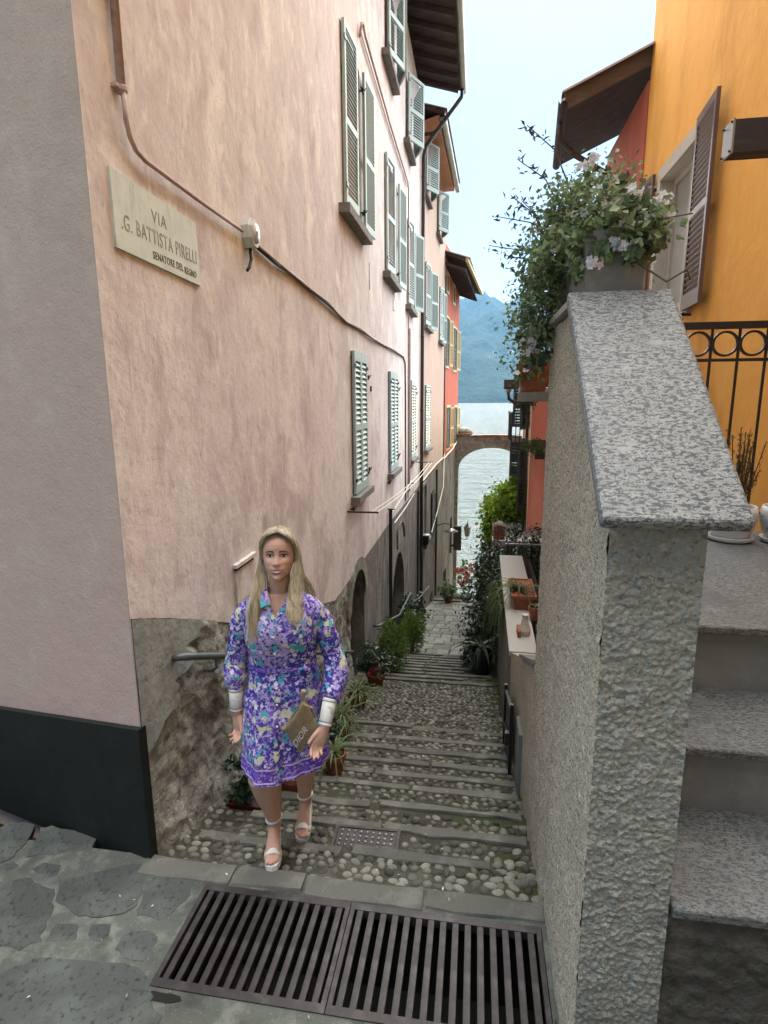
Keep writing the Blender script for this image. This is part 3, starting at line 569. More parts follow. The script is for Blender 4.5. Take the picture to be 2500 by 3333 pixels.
for i, (a0, a1, c0, c1) in enumerate(T_):
    leaf(pk, P0, a0, c0, .6, c1 - c0, 17 + 9 * i, 1, n=20, indiv=(i == 0), o=.06); leaf(pk, P0, a1, c0, .56, c1 - c0, 22, -1, n=20, o=.06); sill(pk, P0, a0 - .35, a1 - .2, c0 - .1, .13, .09); catch(pk, P0, [(a0 - .05, c0 + .0)])
# overhanging eave: boards, rafters, gutter, tiles
b = MB(); b.loft([[(-6.9, -.9, HT + 2.4), (1.02, -.9, HT + .10), (1.02, 14.1, HT + .10), (-6.9, 14.1, HT + 2.4)], [(-6.9, -.9, HT + 2.5), (1.02, -.9, HT + .2), (1.02, 14.1, HT + .2), (-6.9, 14.1, HT + 2.5)]]); rf = b.build('roof', M['wood'], pk)
b = MB()
for i in range(26):
    y = -.7 + i * .585; b.obox((0, y, HT + .39), unit((1, 0, -.29)), V(0, 1, 0), -.2, .98, -.05, .05, -.12, 0)
b.build('rafters', M['wood'], rf, kind='stuff')
b = MB()
for i in range(98):
    y = -.8 + i * .152; r0 = []
    for x, zz in ((1.06, HT + .205), (-.9, HT + .77)): r0.append([(x, y + .07 * math.cos(t), zz + .055 * math.sin(t)) for t in [math.pi * k / 5 for k in range(6)]])
    b.loft(r0, cap=False, closed=False)
b.build('tiles', M['tile'], rf, kind='stuff')
b = MB(); b.loft([[(1.07 + .075 * math.cos(t), y, HT + .12 + .075 * math.sin(t)) for t in [math.pi + math.pi * k / 8 for k in range(9)]] for y in (-.9, 14.15)], cap=False, closed=False); b.quad((1.0, -.9, HT + .12), (1.0, 14.15, HT + .12), (1.0, 14.15, HT + .04), (1.0, -.9, HT + .04)); b.build('gutter', M['gutter'], pk)
b = MB(); b.tube([(1.05, 13.9, HT + .05), (1.03, 13.9, HT - .12), (.14, 13.95, HT - 1.15), (.075, 13.97, HT - 1.4), (.075, 13.98, 4), (.075, 13.98, 0), (.09, 13.98, -3.9)], .05, 10)
for z in (8, 6, 4, 2, 0, -2): b.lathe([(.058, -.02), (.058, .02)], (.075, 13.98, z), 10)
b.build('downpipe', M['downp'], pk, smooth=True)
b = MB(); b.tube([P0(8.05, .3, .05), P0(8.05, -2.4, .05)], .035, 8); b.build('short_downpipe', M['downp'], pk); b = MB(); b.tube([P0(13.4, -.2, .04), P0(13.4, -3.5, .04)], .03, 8); b.build('short_downpipe', M['downp'], pk)
b = MB()                                                                # small slit with a sloping hood beside the woman
b.obox(P0(0, 0), P0.d, P0.n, 1.16, 1.52, 0, .03, 1.19, 1.215); h = b.build('vent_hood', M['pink'], pk)
b = MB(); b.obox(P0(0, 0), P0.d, P0.n, 1.18, 1.50, .002, .012, 1.165, 1.189); b.build('slot', M['pit'], h)
b = MB(); b.obox(P0(0, 0), P0.d, P0.n, 1.18, 1.50, 0, .012, .93, 1.164); b.build('flap', M['pink'], h)
b = MB(); b.obox(P0(0, 0), P0.d, P0.n, 8.8, 9.0, 0, .012, 3.95, 4.13); b.build('house_number_tile', M['plastic'], pk)
b = MB(); b.obox(P0(6.37, 2.46), P0.d, P0.n, -.02, .02, 0, .02, -.04, .04); b.obox(P0(6.37, 3.9), P0.d, P0.n, -.015, .015, 0, .008, -.02, .35); b.build('wall_hook', M['iron'], pk)
# ---- beige house beyond the black downpipe
bg_ = thing('beige_house', 'beige plastered house beyond the black downpipe, with a pale gutter', 'house', (0, 14, 0))
UB = [(1.0, 2.3, 4.45, 6.15), (5.1, 6.3, 4.4, 6.2)]; WB = [(1.2, 2.35, .80, 2.72)]; TB = [(.75, 1.9, 7.95, 9.15), (4.1, 5.2, 7.8, 9.0)]
b = wall(MB(), PB, 0, 7.42, -.13, 9.6, UB + WB + TB, .2, step=.8); b.build('plaster_wall', M['beige'], bg_)
LB = [(3.15, 4.3, -2.45, -.9)]
b = wall(MB(), PB, 0, 7.42, -8, -.13, LB + [(3.1, 4.0, -6.5, -4.6)], .3, step=.8, o=-.01); b.build('rendered_foot', M['render'], bg_)
b = MB()
for a0, a1, c0, c1 in UB + WB + TB + LB + [(3.1, 4.0, -6.5, -4.6)]: b.quad(PB(a0 - .05, c0, -.25), PB(a1 + .05, c0, -.25), PB(a1 + .05, c1, -.25), PB(a0 - .05, c1, -.25))
b.build('window_recess', M['room'], bg_)
for a0, a1, c0, c1 in UB + TB: pane(bg_, PB, a0, a1, c0, c1)
w = .57; leaf(bg_, PB, 1.2, .80, w, 1.92, 0, 1, n=22); leaf(bg_, PB, 2.35, .80, w, 1.92, 0, -1, n=22); sill(bg_, PB, 1.05, 2.5, .78)
leaf(bg_, PB, 1.0, 4.45, .6, 1.7, 6, 1, n=26); leaf(bg_, PB, 2.32, 4.45, .6, 1.7, 165, -1, n=26); sill(bg_, PB, .8, 2.4, 4.4)
leaf(bg_, PB, 5.1, 4.4, .55, 1.8, 10, 1, n=26); leaf(bg_, PB, 6.3, 4.4, .55, 1.8, 172, -1, n=26); sill(bg_, PB, 4.9, 6.4, 4.35)
for a0, a1, c0, c1 in TB: leaf(bg_, PB, a0, c0, .6, c1 - c0, 28, 1, n=18, o=.06); leaf(bg_, PB, a1, c0, .55, c1 - c0, 25, -1, n=18, o=.06); sill(bg_, PB, a0 - .2, a1, c0 - .1)
for (a0, a1, c0, c1) in LB: leaf(bg_, PB, a0, c0, .55, c1 - c0, 6, 1, 'shutd', 20); leaf(bg_, PB, a1, c0, .55, c1 - c0, 0, -1, 'shutd', 20)
b = MB(); q = lambda x0, x1, p, r: b.obox(PB(0, 0), PB.d, PB.n, x0, x1, 0, .05, p, r)
q(.4, .5, -2.0, -.2); q(1.5, 1.6, -2.0, -.2); q(.5, 1.5, -.3, -.2); b.build('blind_window_frame', M['render'], bg_); sill(bg_, PB, .35, 1.65, -2.0, .2, .12)
EZ = 9.32
b = MB(); b.loft([[PB(a, EZ, o) for o in (0, .2, .46, .46)][:3] + [PB(a, EZ + .12, .46)] for a in (0.05, 5.3)], cap=True); b.loft([[PB(a, z, o) for z, o in ((EZ - .10, 0), (EZ, .12), (EZ + .1, 0))] for a in (.05, 5.3)]); b.build('eave', M['eave'], bg_)
b = MB(); b.loft([[PB(a, EZ + .07 + .085 * math.sin(t), .56 + .085 * math.cos(t)) for t in [math.pi + math.pi * k / 8 for k in range(9)]] for a in (-.1, 5.45)], cap=False, closed=False); b.build('gutter', M['gutter'], bg_)
b = MB(); b.loft([[PB(a, EZ + .10, .6) for a in (0, 5.3)] + [PB(a, EZ + 1.2, -3) for a in (5.3, 0)], [PB(a, EZ + .2, .62) for a in (0, 5.3)] + [PB(a, EZ + 1.3, -3) for a in (5.3, 0)]]); rf = b.build('roof', M['wood'], bg_)
b = MB()
for i in range(24):
    a = .1 + i * .22; b.loft([[PB(a + .09 * math.cos(t), EZ + .21 + zz + .06 * math.sin(t), oo) for t in [math.pi * k / 4 for k in range(5)]] for oo, zz in ((.66, 0), (-3, 1.1))], cap=False, closed=False)
b.build('tiles', M['tile'], rf, kind='stuff')
b = MB(); b.tube([PB(.0, 9.25, .55), PB(.0, 9.1, .5), PB(.0, 9.0, .3), PB(.0, 9.0, .05)], .045, 8); b.build('gutter_elbow', M['downp'], bg_, smooth=True)
b = MB(); b.tube([PB(4.4, -.2, .06), PB(4.4, -5, .06)], .04, 8); b.tube([PB(7.35, 7, .03), PB(7.35, -.2, .03)], .025, 6); b.build('downpipe', M['downp'], bg_)
b = MB(); b.quad(PB(7.42, -8), PB(7.42, 9.6), PB(7.42, 9.6, -5), PB(7.42, -8, -5)); b.build('end_wall', M['beige'], bg_)
# ---- red house at the end
rd = thing('red_house', 'brick red house at the lake end of the left row, with yellow shutters', 'house', (.27, 21.4, 0))
LR = 4.6
WR = [(.25, 1.15, 3.65, 5.5), (2.55, 3.6, 3.6, 5.35), (.75, 1.75, .25, 1.95), (3.2, 4.1, .3, 1.92), (.35, .9, 6.55, 7.15), (2.3, 2.85, 6.4, 7.05)]
b = wall(MB(), PR, 0, LR, -.12, 8.2, WR, .2, step=.8); b.build('plaster_wall', M['red'], rd)
b = wall(MB(), PR, 0, LR, -10, -.12, [(2.6, 3.3, -5, -3.2), (.6, 1.5, -8.2, -5.2)], .3, step=.8, o=-.01); b.build('rendered_foot', M['render'], rd)
b = MB(); b.quad(PR(LR, -10), PR(LR, 8.2), PR(LR, 8.2, -5), PR(LR, -10, -5)); b.build('end_wall', M['red'], rd)
b = MB()
for a0, a1, c0, c1 in WR + [(2.6, 3.3, -5, -3.2), (.6, 1.5, -8.2, -5.2)]: b.quad(PR(a0, c0, -.19), PR(a1, c0, -.19), PR(a1, c1, -.19), PR(a0, c1, -.19))
b.build('window_recess', M['room'], rd)
for i, (a0, a1, c0, c1) in enumerate(WR):
    if i < 4:
        leaf(rd, PR, a0, c0, (a1 - a0) / 2, c1 - c0, 4, 1, 'shutd', 18); leaf(rd, PR, a1, c0, (a1 - a0) / 2, c1 - c0, 168, -1, 'shuty', 18)
    b = MB(); q = lambda x0, x1, p, r: b.obox(PR(0, 0), PR.d, PR.n, x0, x1, -.02, .03, p, r)
    q(a0 - .1, a0, c0 - .1, c1 + .1); q(a1, a1 + .1, c0 - .1, c1 + .1); q(a0, a1, c1, c1 + .1); q(a0, a1, c0 - .1, c0); b.build('window_surround', M['shuty'], rd)
b = MB(); ez = 7.0                                                      # deep tiled eave, seen from below
ea = [PR(a, z, o) for a, z, o in ((-.25, 7.85, -.3), (-.25, 7.45, .80), (LR + .3, 7.05, .95), (LR + .3, 7.45, -.3))]
b.loft([ea, [p + V(0, 0, .14) for p in ea]]); rf = b.build('roof', M['wood'], rd)
b = MB()
for i in range(15):
    a = -.1 + i * .33; z = 7.42 - .082 * a - .03; b.obox(PR(a, z, 0), unit(PR.n + V(0, 0, -.36)), PR.d, -.1, .86, -.05, .05, -.02, .09)
b.build('rafters', M['wood'], rf, kind='stuff')
b = MB(); b.loft([[p + V(0, 0, z) for p in (ea[1], ea[1] + PR.n * .1, ea[2] + PR.n * .1, ea[2])] for z in (-.02, .12)]); b.build('gutter', M['shuty'], rd)
b = MB()
for i in range(18):
    a = -.2 + i * .29; z = 7.56 - .082 * (a + .25); b.loft([[PR(a + .11 * math.cos(t), z + zz + .06 * math.sin(t), oo) for t in [math.pi * k / 4 for k in range(5)]] for oo, zz in ((.97, -.03), (-.4, .43))], cap=False, closed=False)
b.build('tiles', M['tile'], rf, kind='stuff')
# ================================================================ RIGHT SIDE
PRW = Pl((1.95, 0), (0, 1), -1)                                         # plane of the parapet wall, normal towards the alley
def rough(mb, P, a0, a1, z0, z1, amp, nu, nv, edge=(1, 1), top=None, bot=None, seed=3, f0=9):
    def f(i, j):
        a = a0 + (a1 - a0) * i; zb = bot(a) if bot else z0; zt = top(a) if top else z1; z = zb + (zt - zb) * j
        q = Vector((P(a, z)[0] * f0, P(a, z)[1] * f0, z * f0 + seed)); d = MN.fractal(q, .7, 2.2, 3) * .4 + MN.noise(q * 4.2) * .55 + MN.noise(q * 9) * .35
        return P(a, z, amp * d)
    return grid_disp(mb, f, nu, nv)
pw = thing('parapet_wall', 'rough pebbledash parapet wall with a sloping granite coping', 'wall', (2.07, 0, 0))
TOP = lambda s: 1.985 + (s + .77) * (2.64 - 1.985) / .77 if s < 0 else 2.64
b = MB(); rough(b, PRW, -.77, .735, -.5, 2.6, .0095, 220, 360, top=lambda a: TOP(a) - .012, bot=lambda a: min(0, G(a)) - .12)
PN = Pl((1.95, -.77), (1, 0), 1); bf = MB(); rough(bf, PN, 0, .245, -.1, 1.985, .0115, 64, 440, seed=8, f0=17)
PR2 = Pl((2.195, -.77), (0, 1), 1); b.quad(PR2(0, -.1), PR2(1.5, -.1), PR2(1.5, 2.63), PR2(.77, 2.63), PR2(0, 1.97))
PFE = Pl((1.95, .735), (1, 0), -1); rough(b, PFE, 0, .245, -.5, 2.62, .006, 12, 120)
b.build('pebbledash', M['dash'], pw, smooth=True); bf.build('roughcast_front', M['dashf'], pw, smooth=True)
b = MB(); rough(b, Pl((1.94, -.77), (0, 1), -1), -.03, .6, -.05, .16, .012, 60, 20, bot=lambda a: -.05 + min(0, G(a)), top=lambda a: .10 + min(0, G(a)) + .03 * math.sin(a * 13), f0=14); b.build('mossy_base', M['bed'], pw, smooth=True)
b = MB(); L_ = math.hypot(.80, .672); dv = unit((0, .80, .672)); nv = V(0, -dv[2], dv[1]); o = V(1.915, -.815, 1.965)
prof = []; hw = .365
def slab(o, e, w_, l, th, edge=.012):
    """slab with rounded long and front edges: o corner, e length direction, w_ width direction"""
    k = np.cross(w_, e); sec = [(0, 0), (0, th - edge), (edge * .3, th - edge * .3), (edge, th), (hw - edge, th), (hw - edge * .3, th - edge * .3), (hw, th - edge), (hw, 0)]
    rings = []
    for t, sh in ((0, 1), (edge * .4, .35), (edge, 0), (l, 0)):
        rings.append([o + w_ * (x + (edge * sh if x < hw / 2 else -edge * sh)) + e * t + k * (z * (1 - .0) - (edge * sh if z > th / 2 else -edge * sh * .6)) for x, z in sec])
    return MB().loft(rings)
slab(o, dv, V(1, 0, 0), L_ + .03, .038).build('coping_slab', M['granite'], pw)
b = MB(); b.box(1.925, 2.235, .012, 1.27, 2.642, 2.668); b.build('coping_strip', M['slabw'], pw)
# low sloping wall further down, gate, cross ledge
lw = thing('low_wall', 'low yellowish plaster wall falling along the steps below the parapet', 'wall', (2.07, .75, 0))
ltop = lambda a: .84 - (a - .735) * .42
b = MB(); rough(b, Pl((1.955, 0), (0, 1), -1), .735, 2.62, -1, .8, .005, 120, 70, top=ltop, bot=lambda a: G(a) - .15)
b.quad((1.955, .735, .84), (1.955, 2.62, ltop(2.62)), (2.2, 2.62, ltop(2.62)), (2.2, .735, .84)); b.quad((2.2, .735, .84), (2.2, 2.62, ltop(2.62)), (2.2, 2.62, -1.2), (2.2, .735, -.6)); b.quad((1.955, 2.62, .05), (2.2, 2.62, .05), (2.2, 2.62, -1.3), (1.955, 2.62, -1.3)); b.build('plaster', M['dash'], lw, smooth=False)
b = MB(); b.obox((1.95, .74, .845), unit((0, 1, -.42)), V(1, 0, 0), .0, .9, -.02, .27, 0, .02, k=unit((0, .42, 1))); b.build('ledge', M['riser'], lw)
b = MB(); b.box(1.93, 1.955, 1.30, 1.55, G(1.3) - .02, .05); b.build('pilaster', M['riser'], lw)
gt = thing('iron_gate', 'narrow dark iron gate leaf folded back against the low wall', 'gate', (1.90, 1.6, -.5))
b = MB(); g0, g1, z0, z1 = 1.60, 2.35, -.60, .10
sl_ = lambda a: -(a - g0) * .30
for a in (g0, g1 - .03): b.obox((1.90, a, 0), V(0, 1, 0), V(1, 0, 0), 0, .03, -.012, .012, z0 + sl_(a), z1 + sl_(a))
for zz in (z0 + .05, (z0 + z1) / 2, z1 - .05): b.obox((1.90, g0, zz), unit((0, 1, -.30)), V(1, 0, 0), .03, .75, -.01, .01, -.012, .012)
b.build('frame', M['black'], gt)
b = MB(); b.loft([[(1.905 + o, a, z + sl_(a)) for a, z in ((g0 + .03, z0 + .06), (g1 - .03, z0 + .06), (g1 - .03, z1 - .06), (g0 + .03, z1 - .06))] for o in (0, .004)]); b.build('panel', M['black'], gt)
b = MB(); b.box(1.86, 1.9, g0 + .05, g0 + .09, -.26, -.16); b.build('lock', M['iron'], gt)
# wall with pale coping beyond, falling away to the lake
cw = thing('terrace_wall', 'grey terrace wall with a pale coping slab and flower pots on top', 'wall', (2.0, 2.64, 0))
b = MB(); rough(b, Pl((1.96, 2.64), (.011, 1), -1), 0, 3.3, -2, .02, .005, 90, 40, bot=lambda a: G(2.64 + a) - .2, top=lambda a: .02); b.quad((1.96, 2.64, -1.2), (2.4, 2.64, -1.2), (2.4, 2.64, .02), (1.96, 2.64, .02)); b.quad((2.4, 2.64, -1.2), (2.4, 5.9, -2.4), (2.4, 5.9, .02), (2.4, 2.64, .02)); b.quad((2.0, 5.94, -2.4), (2.4, 5.94, -2.4), (2.4, 5.94, .02), (2.0, 5.94, .02)); b.build('plaster', M['render'], cw, smooth=True)
for i in range(3):
    b = MB(); b.obox((1.935 + .012 * i * 1.1, 2.61 + 1.1 * i, .02), unit((.011, 1)) if 0 else unit((.011, 1, 0)), V(1, 0, 0), 0, 1.095, 0, .32 if i else .25, 0, .045); b.build('coping_slab', M['slabw'], cw)
b = MB(); rough(b, Pl((2.0, 5.94), (.012, 1), -1), 0, 4.2, -3, -.6, .006, 60, 30, bot=lambda a: G(5.94 + a) - .2, top=lambda a: -1.0 - a * .05); b.quad((2.0, 5.94, -1.0), (2.0, 10.1, -1.2), (2.4, 10.1, -1.2), (2.4, 5.94, -1.0)); b.build('lower_wall', M['render'], cw)
fr = thing('bench_frame', 'grey timber bench frame leaning behind the low wall', 'bench', (2.15, 2.4, 0))
b = MB(); b.box(1.97, 2.35, 2.50, 2.56, .03, .075); b.build('rail', M['metal'], fr); b = MB(); b.obox((2.24, 2.55, .06), unit((-.04, .35, .16)), unit((1, .2, 0)), 0, .36, -.02, .02, -.015, .015); b.build('brace', M['wood'], fr)
b = MB(); b.box(2.28, 2.38, 2.58, 3.1, -.6, .16); b.build('side_panel', M['door'], fr)
# fence net with dark climbers, grey terrace, brick pillar
tr = thing('lower_terrace', 'grey concrete terrace ledge beyond the dark fence', 'terrace', (2.6, 10, -1))
b = MB(); b.box(2.06, 4.2, 10.05, 13.4, -4.6, -.85); b.build('base_wall', M['render'], tr); b = MB(); b.box(2.0, 4.2, 9.98, 10.4, -.85, -.72); b.build('ledge', M['slabw'], tr)
b = MB(); b.box(2.5, 3.0, 12.9, 13.1, -.85, -.25); b.build('back_wall', M['dash'], tr)
bp = thing('brick_pillar', 'small reddish brick pillar on the corner of the grey terrace', 'pillar', (2.13, 10.2, -.72))
for i in range(4):
    for j in range(2):
        b = MB(); b.box(2.02 + .125 * j, 2.14 + .125 * j, 10.05, 10.3, -.715 + i * .075, -.65 + i * .075); b.build('brick', M['terra'], bp)
b = MB(); b.box(2.04, 2.25, 10.07, 10.28, -.72, -.43); b.build('mortar_core', M['riser'], bp)
b = MB(); b.lathe([(.10, 0), (.12, .02), (.09, .06), (.03, .1)], (2.14, 10.17, -.42), 8); b.build('cap', M['sill'], bp)
nf = thing('wire_fence', 'dark wire fence with iron posts between the pots and the terrace', 'fence', (2.5, 8.6, -1))
b = MB()
for x in (2.25, 2.7, 3.15, 3.6): b = MB(); b.tube([(x, 8.6, -1.4), (x, 8.6, -.42)], .02, 6); b.build('post', M['black'], nf)
b = MB()
for x in np.arange(2.25, 3.6, .07): b.box(x - .004, x + .004, 8.598, 8.606, -1.4, -.45)
b.build('wires', M['black'], nf, kind='stuff'); b = MB(); b.box(2.2, 3.65, 8.58, 8.62, -.46, -.43); b.build('top_rail', M['metal'], nf)
# ---- entrance steps of granite
es = thing('entrance_steps', 'polished granite entrance steps with grey risers on the right', 'steps', (2.9, 0, 0))
ST = [(.81, -.78, -.30), (1.07, -.34, .15), (1.364, .10, 1.98)]
for i, (z, y0, y1) in enumerate(ST):
    hw = 1.69 if i < 2 else 1.69; x0 = 2.205 if i == 0 else 2.2
    slab(V(x0, y0, z - .035), V(0, 1, 0), V(1, 0, 0), y1 - y0 + .02, .035, .008).build('tread', M['granite_shaded'], es)
    b = MB(); yb = y0 + .03; b.box(2.2, 3.89, yb, yb + .25, (ST[i - 1][0] if i else -.02), z - .037); b.build('riser', M['riser'] if i else M['dirtwall'], es)
b = MB(); rough(b, Pl((2.19, -.755), (1, 0), 1), 0, 1.7, -.05, .775, .02, 90, 50, f0=5); b.build('damp_base', M['dirtwall'], es, smooth=True)
b = MB(); b.box(2.2, 3.89, .36, 1.95, .2, 1.32); b.build('landing_core', M['riser'], es)
# ---- ochre house
yh = thing('ochre_house', 'ochre yellow house wall with a brown shuttered window on the right', 'house', (3.9, 3, 1))
PY = Pl((3.9, 0), (0, 1), -1)
YW = [(4.92, 6.25, 3.38, 5.06)]
b = wall(MB(), PY, -6, 7.25, -3, 10.5, YW, .22, step=1); b.quad((3.9, 7.25, -3), (9, 7.25, -3), (9, 7.25, 10.5), (3.9, 7.25, 10.5)); b.quad((3.9, -6, 10.5), (3.9, 7.25, 10.5), (9, 7.25, 11.5), (9, -6, 11.5)); b.build('plaster_wall', M['yellow'], yh)
b = MB(); q = lambda x0, x1, p, r, d=-.22, o=.028: b.obox(PY(0, 0), PY.d, PY.n, x0, x1, d, o, p, r)
q(4.78, 4.92, 3.22, 5.22); q(6.25, 6.39, 3.22, 5.22); q(4.92, 6.25, 5.06, 5.22); q(4.92, 6.25, 3.22, 3.38); b.obox(PY(0, 0), PY.d, PY.n, 4.921, 4.93, -.215, .0, 3.381, 5.059); b.obox(PY(0, 0), PY.d, PY.n, 6.24, 6.249, -.215, .0, 3.381, 5.059); b.obox(PY(0, 0), PY.d, PY.n, 4.931, 6.239, -.215, 0, 5.05, 5.059); sf = b.build('window_surround', M['frame'], yh)
wb = MB(); b = wb; q(4.92, 4.99, 3.38, 5.06, -.2, -.14); q(6.18, 6.25, 3.38, 5.06, -.2, -.14); q(4.99, 6.18, 4.98, 5.06, -.2, -.14); q(4.99, 6.18, 3.38, 3.46, -.2, -.14); q(5.56, 5.62, 3.46, 4.98, -.2, -.14); w = wb.build('window', M['frame'], yh)
b = MB(); b.obox(PY(0, 0), PY.d, PY.n, 4.99, 6.18, -.185, -.175, 3.46, 4.98); b.build('curtain', M['linen'], w)
f = leaf(yh, PY, 4.86, 3.25, .66, 1.95, 176, 1, 'brown', n=28, indiv=True, split=.5, low=.16, o=.06, top=.09)
leaf(yh, PY, 6.42, 3.25, .62, 1.95, 172, -1, 'brown', n=28, o=.06)
b = MB(); b.tube([PY(4.9, 3.24, .02), PY(4.7, 3.2, .12), PY(4.62, 3.14, .12)], .01, 6); b.obox(PY(4.75, 3.2, 0), PY.d, PY.n, -.02, .02, 0, .1, -.012, .012); b.build('shutter_catch', M['black'], yh)
bx = thing('awning_box', 'long dark metal box with a pale end plate high on the ochre wall', 'awning box', (3.5, 2.05, 3.9))
b = MB(); b.box(3.16, 3.9, 1.98, 2.12, 3.83, 4.02); b.build('housing', M['wood'], bx); b = MB(); b.box(3.147, 3.159, 1.975, 2.125, 3.825, 4.025); e = b.build('end_plate', M['metal'], bx)
for y, z in ((1.99, 3.84), (1.99, 4.01), (2.11, 3.84), (2.11, 4.01)): b = MB(); b.ball((3.142, y, z), .008, 6, 4); b.build('screw', M['iron'], e)
# ---- railing of the landing
rl = thing('iron_railing', 'black iron railing with a row of rings along the granite landing', 'railing', (3, 1.95, 1.36))
y = 1.93; b = MB(); b.box(2.2, 3.89, y - .022, y + .022, 2.745, 2.79); b.build('handrail', M['black'], rl); b = MB(); b.box(2.2, 3.89, y - .012, y + .012, 2.535, 2.555); b.build('rail', M['black'], rl); b = MB(); b.box(2.2, 3.89, y - .012, y + .012, 1.50, 1.52); b.build('rail', M['black'], rl)
ring = None; bal = None; x = 2.28
while x < 3.86:
    if bal is None:
        b = MB(); b.tube([(x, y, 1.366), (x, y, 1.499)], .01, 6); b.tube([(x, y, 1.521), (x, y, 2.534)], .01, 6); b.tube([(x, y, 2.556), (x, y, 2.744)], .01, 6); bal = b.build('baluster', M['black'], rl, at=(x, y, 1.5)); x0 = x
        b = MB(); rg = []
        for k in range(20):
            t = 2 * math.pi * k / 20; c = V(math.cos(t), 0, math.sin(t)); ctr = V(x + .085, y, 2.65); rg.append([ctr + c * .084, ctr + c * .084 + V(0, .01, 0), ctr + c * .07 + V(0, .01, 0), ctr + c * .07 + V(0, -.01, 0), ctr + c * .084 + V(0, -.01, 0)][1:])
        b.loft(rg + [rg[0]], cap=False); ring = b.build('ring', M['black'], rl, at=(x + .085, y, 2.65))
    else:
        c = copyof(bal, rl); c.location.x = bal.location.x + x - x0
        if x < 3.7: c = copyof(ring, rl); c.location.x = ring.location.x + x - x0
    x += .17
# ---- house behind: overhanging roof, red wall
h2 = thing('terracotta_house', 'terracotta house behind the ochre one, under a wide dark brown eave', 'house', (3.9, 7.5, 2))
b = MB(); b.quad((3.88, 7.26, -3), (3.88, 9.9, -3), (3.88, 9.9, 6.7), (3.88, 7.26, 6.7)); b.quad((3.88, 9.9, -3), (9, 9.9, -3), (9, 9.9, 9), (3.88, 9.9, 6.7)); b.quad((3.88, 7.26, -3), (3.88, 7.26, 6.7), (9, 7.26, 9), (9, 7.26, -3)); b.build('plaster_wall', M['red'], h2)
sv = .43; za = lambda x: 6.50 + (x - 2.78) * sv
b = MB(); b.loft([[(x0, y, za(x0)), (9.5, y, za(9.5)), (9.5, y, za(9.5) + .1), (x0, y, za(x0) + .1)] for x0, y in ((2.78, 7.3), (3.02, 9.9))]); b.build('soffit', M['wood'], h2)
b = MB(); b.obox((2.80, 7.30, 6.47), unit((1, 0, sv)), V(0, 1, 0), 0, 7.3, -.06, -.005, -.04, .17, k=unit((-sv, 0, 1))); b.build('barge_board', M['barge'], h2)
b = MB()
for i in range(0): yy = 8.0 + i * 1.0; b.obox((3.9, yy, za(3.9)), unit((-1, 0, -sv)), V(0, 1, 0), 0, 1.15, -.07, .07, -.17, -.003, k=unit((-sv, 0, 1)))
if b.v: b.build('rafters', M['wood'], h2, kind='stuff')
b = MB()
for i in range(10): b.loft([[(xx, 7.22 + i * .28 + .10 * math.cos(t), za(xx) + .11 + .06 * math.sin(t)) for t in [math.pi * k / 4 for k in range(5)]] for xx in (2.70 + i * .026, 9.4)], cap=False, closed=False)
b.build('tiles', M['tile'], h2, kind='stuff')
b = MB(); b.loft([[(x0 + .07 * math.cos(t), y, z0 + .07 * math.sin(t)) for t in [math.pi + math.pi * k / 8 for k in range(9)]] for x0, y, z0 in ((2.72, 7.2, 6.53), (2.97, 9.95, 6.62))], cap=False, closed=False); b.build('gutter', M['wood'], h2)
b = MB(); b.tube([(2.74, 7.75, 6.45), (2.76, 7.75, 6.2), (3.0, 7.75, 5.98), (3.75, 7.8, 5.55), (3.80, 7.8, 5.35), (3.81, 7.8, 0)], .045, 8); b.build('downpipe', M['wood'], h2, smooth=True)
# ---- salmon house lower down the alley with its balcony
sh = thing('salmon_house', 'salmon house with a cream side and dark shutters down the alley on the right', 'house', (2.9, 12, -1))
PS1 = Pl((2.86, 11.6), (.9, 14.4), -1); PS2 = Pl((2.86, 11.6), (1, 0), 1)
SA = [(1.0, 2.0, -.55, 1.05), (1.0, 1.9, 1.55, 2.45 + .5), (4.5, 5.5, -.6, 1.0)]; SBw = [(.45, 1.3, -.35, .75)]
b = wall(MB(), PS1, 0, 14.4, -9, 3.0, SA, .2, step=1.5); b.build('cream_wall', M['cream'], sh); b = wall(MB(), PS2, 0, 3, -6, 3.0, SBw, .2, step=1.5); b.build('salmon_wall', M['salmon'], sh)
b = MB()
for a0, a1, c0, c1 in SA: b.quad(PS1(a0, c0, -.19), PS1(a1, c0, -.19), PS1(a1, c1, -.19), PS1(a0, c1, -.19))
for a0, a1, c0, c1 in SBw: b.quad(PS2(a0, c0, -.19), PS2(a1, c0, -.19), PS2(a1, c1, -.19), PS2(a0, c1, -.19))
b.build('window_recess', M['room'], sh)
for a0, a1, c0, c1 in SA: leaf(sh, PS1, a0, c0, (a1 - a0) / 2, c1 - c0, 155, 1, 'shutd', 16); leaf(sh, PS1, a1, c0, (a1 - a0) / 2, c1 - c0, 120, -1, 'shutd', 16)
for a0, a1, c0, c1 in SBw: leaf(sh, PS2, a0, c0, (a1 - a0) / 2, c1 - c0, 2, 1, 'shutd', 16); leaf(sh, PS2, a1, c0, (a1 - a0) / 2, c1 - c0, 2, -1, 'shutd', 16)
b = MB(); b.loft([[(2.92, 11.0, .95), (4.2, 11.0, .95), (4.2, 11.6, 1.25), (2.92, 11.6, 1.25)], [(2.92, 11.0, 1.13), (4.2, 11.0, 1.13), (4.2, 11.6, 1.35), (2.92, 11.6, 1.35)]]); b.build('awning', M['wood'], sh)
b = MB(); b.loft([[(2.2, 10.6, 2.52), (4, 10.6, 2.52), (4.4, 26, 2.8), (3.1, 26, 2.8)], [(2.2, 10.6, 2.66), (4, 10.6, 3.2), (4.4, 26, 3.4), (3.1, 26, 2.9)]]); rf = b.build('roof', M['wood'], sh)
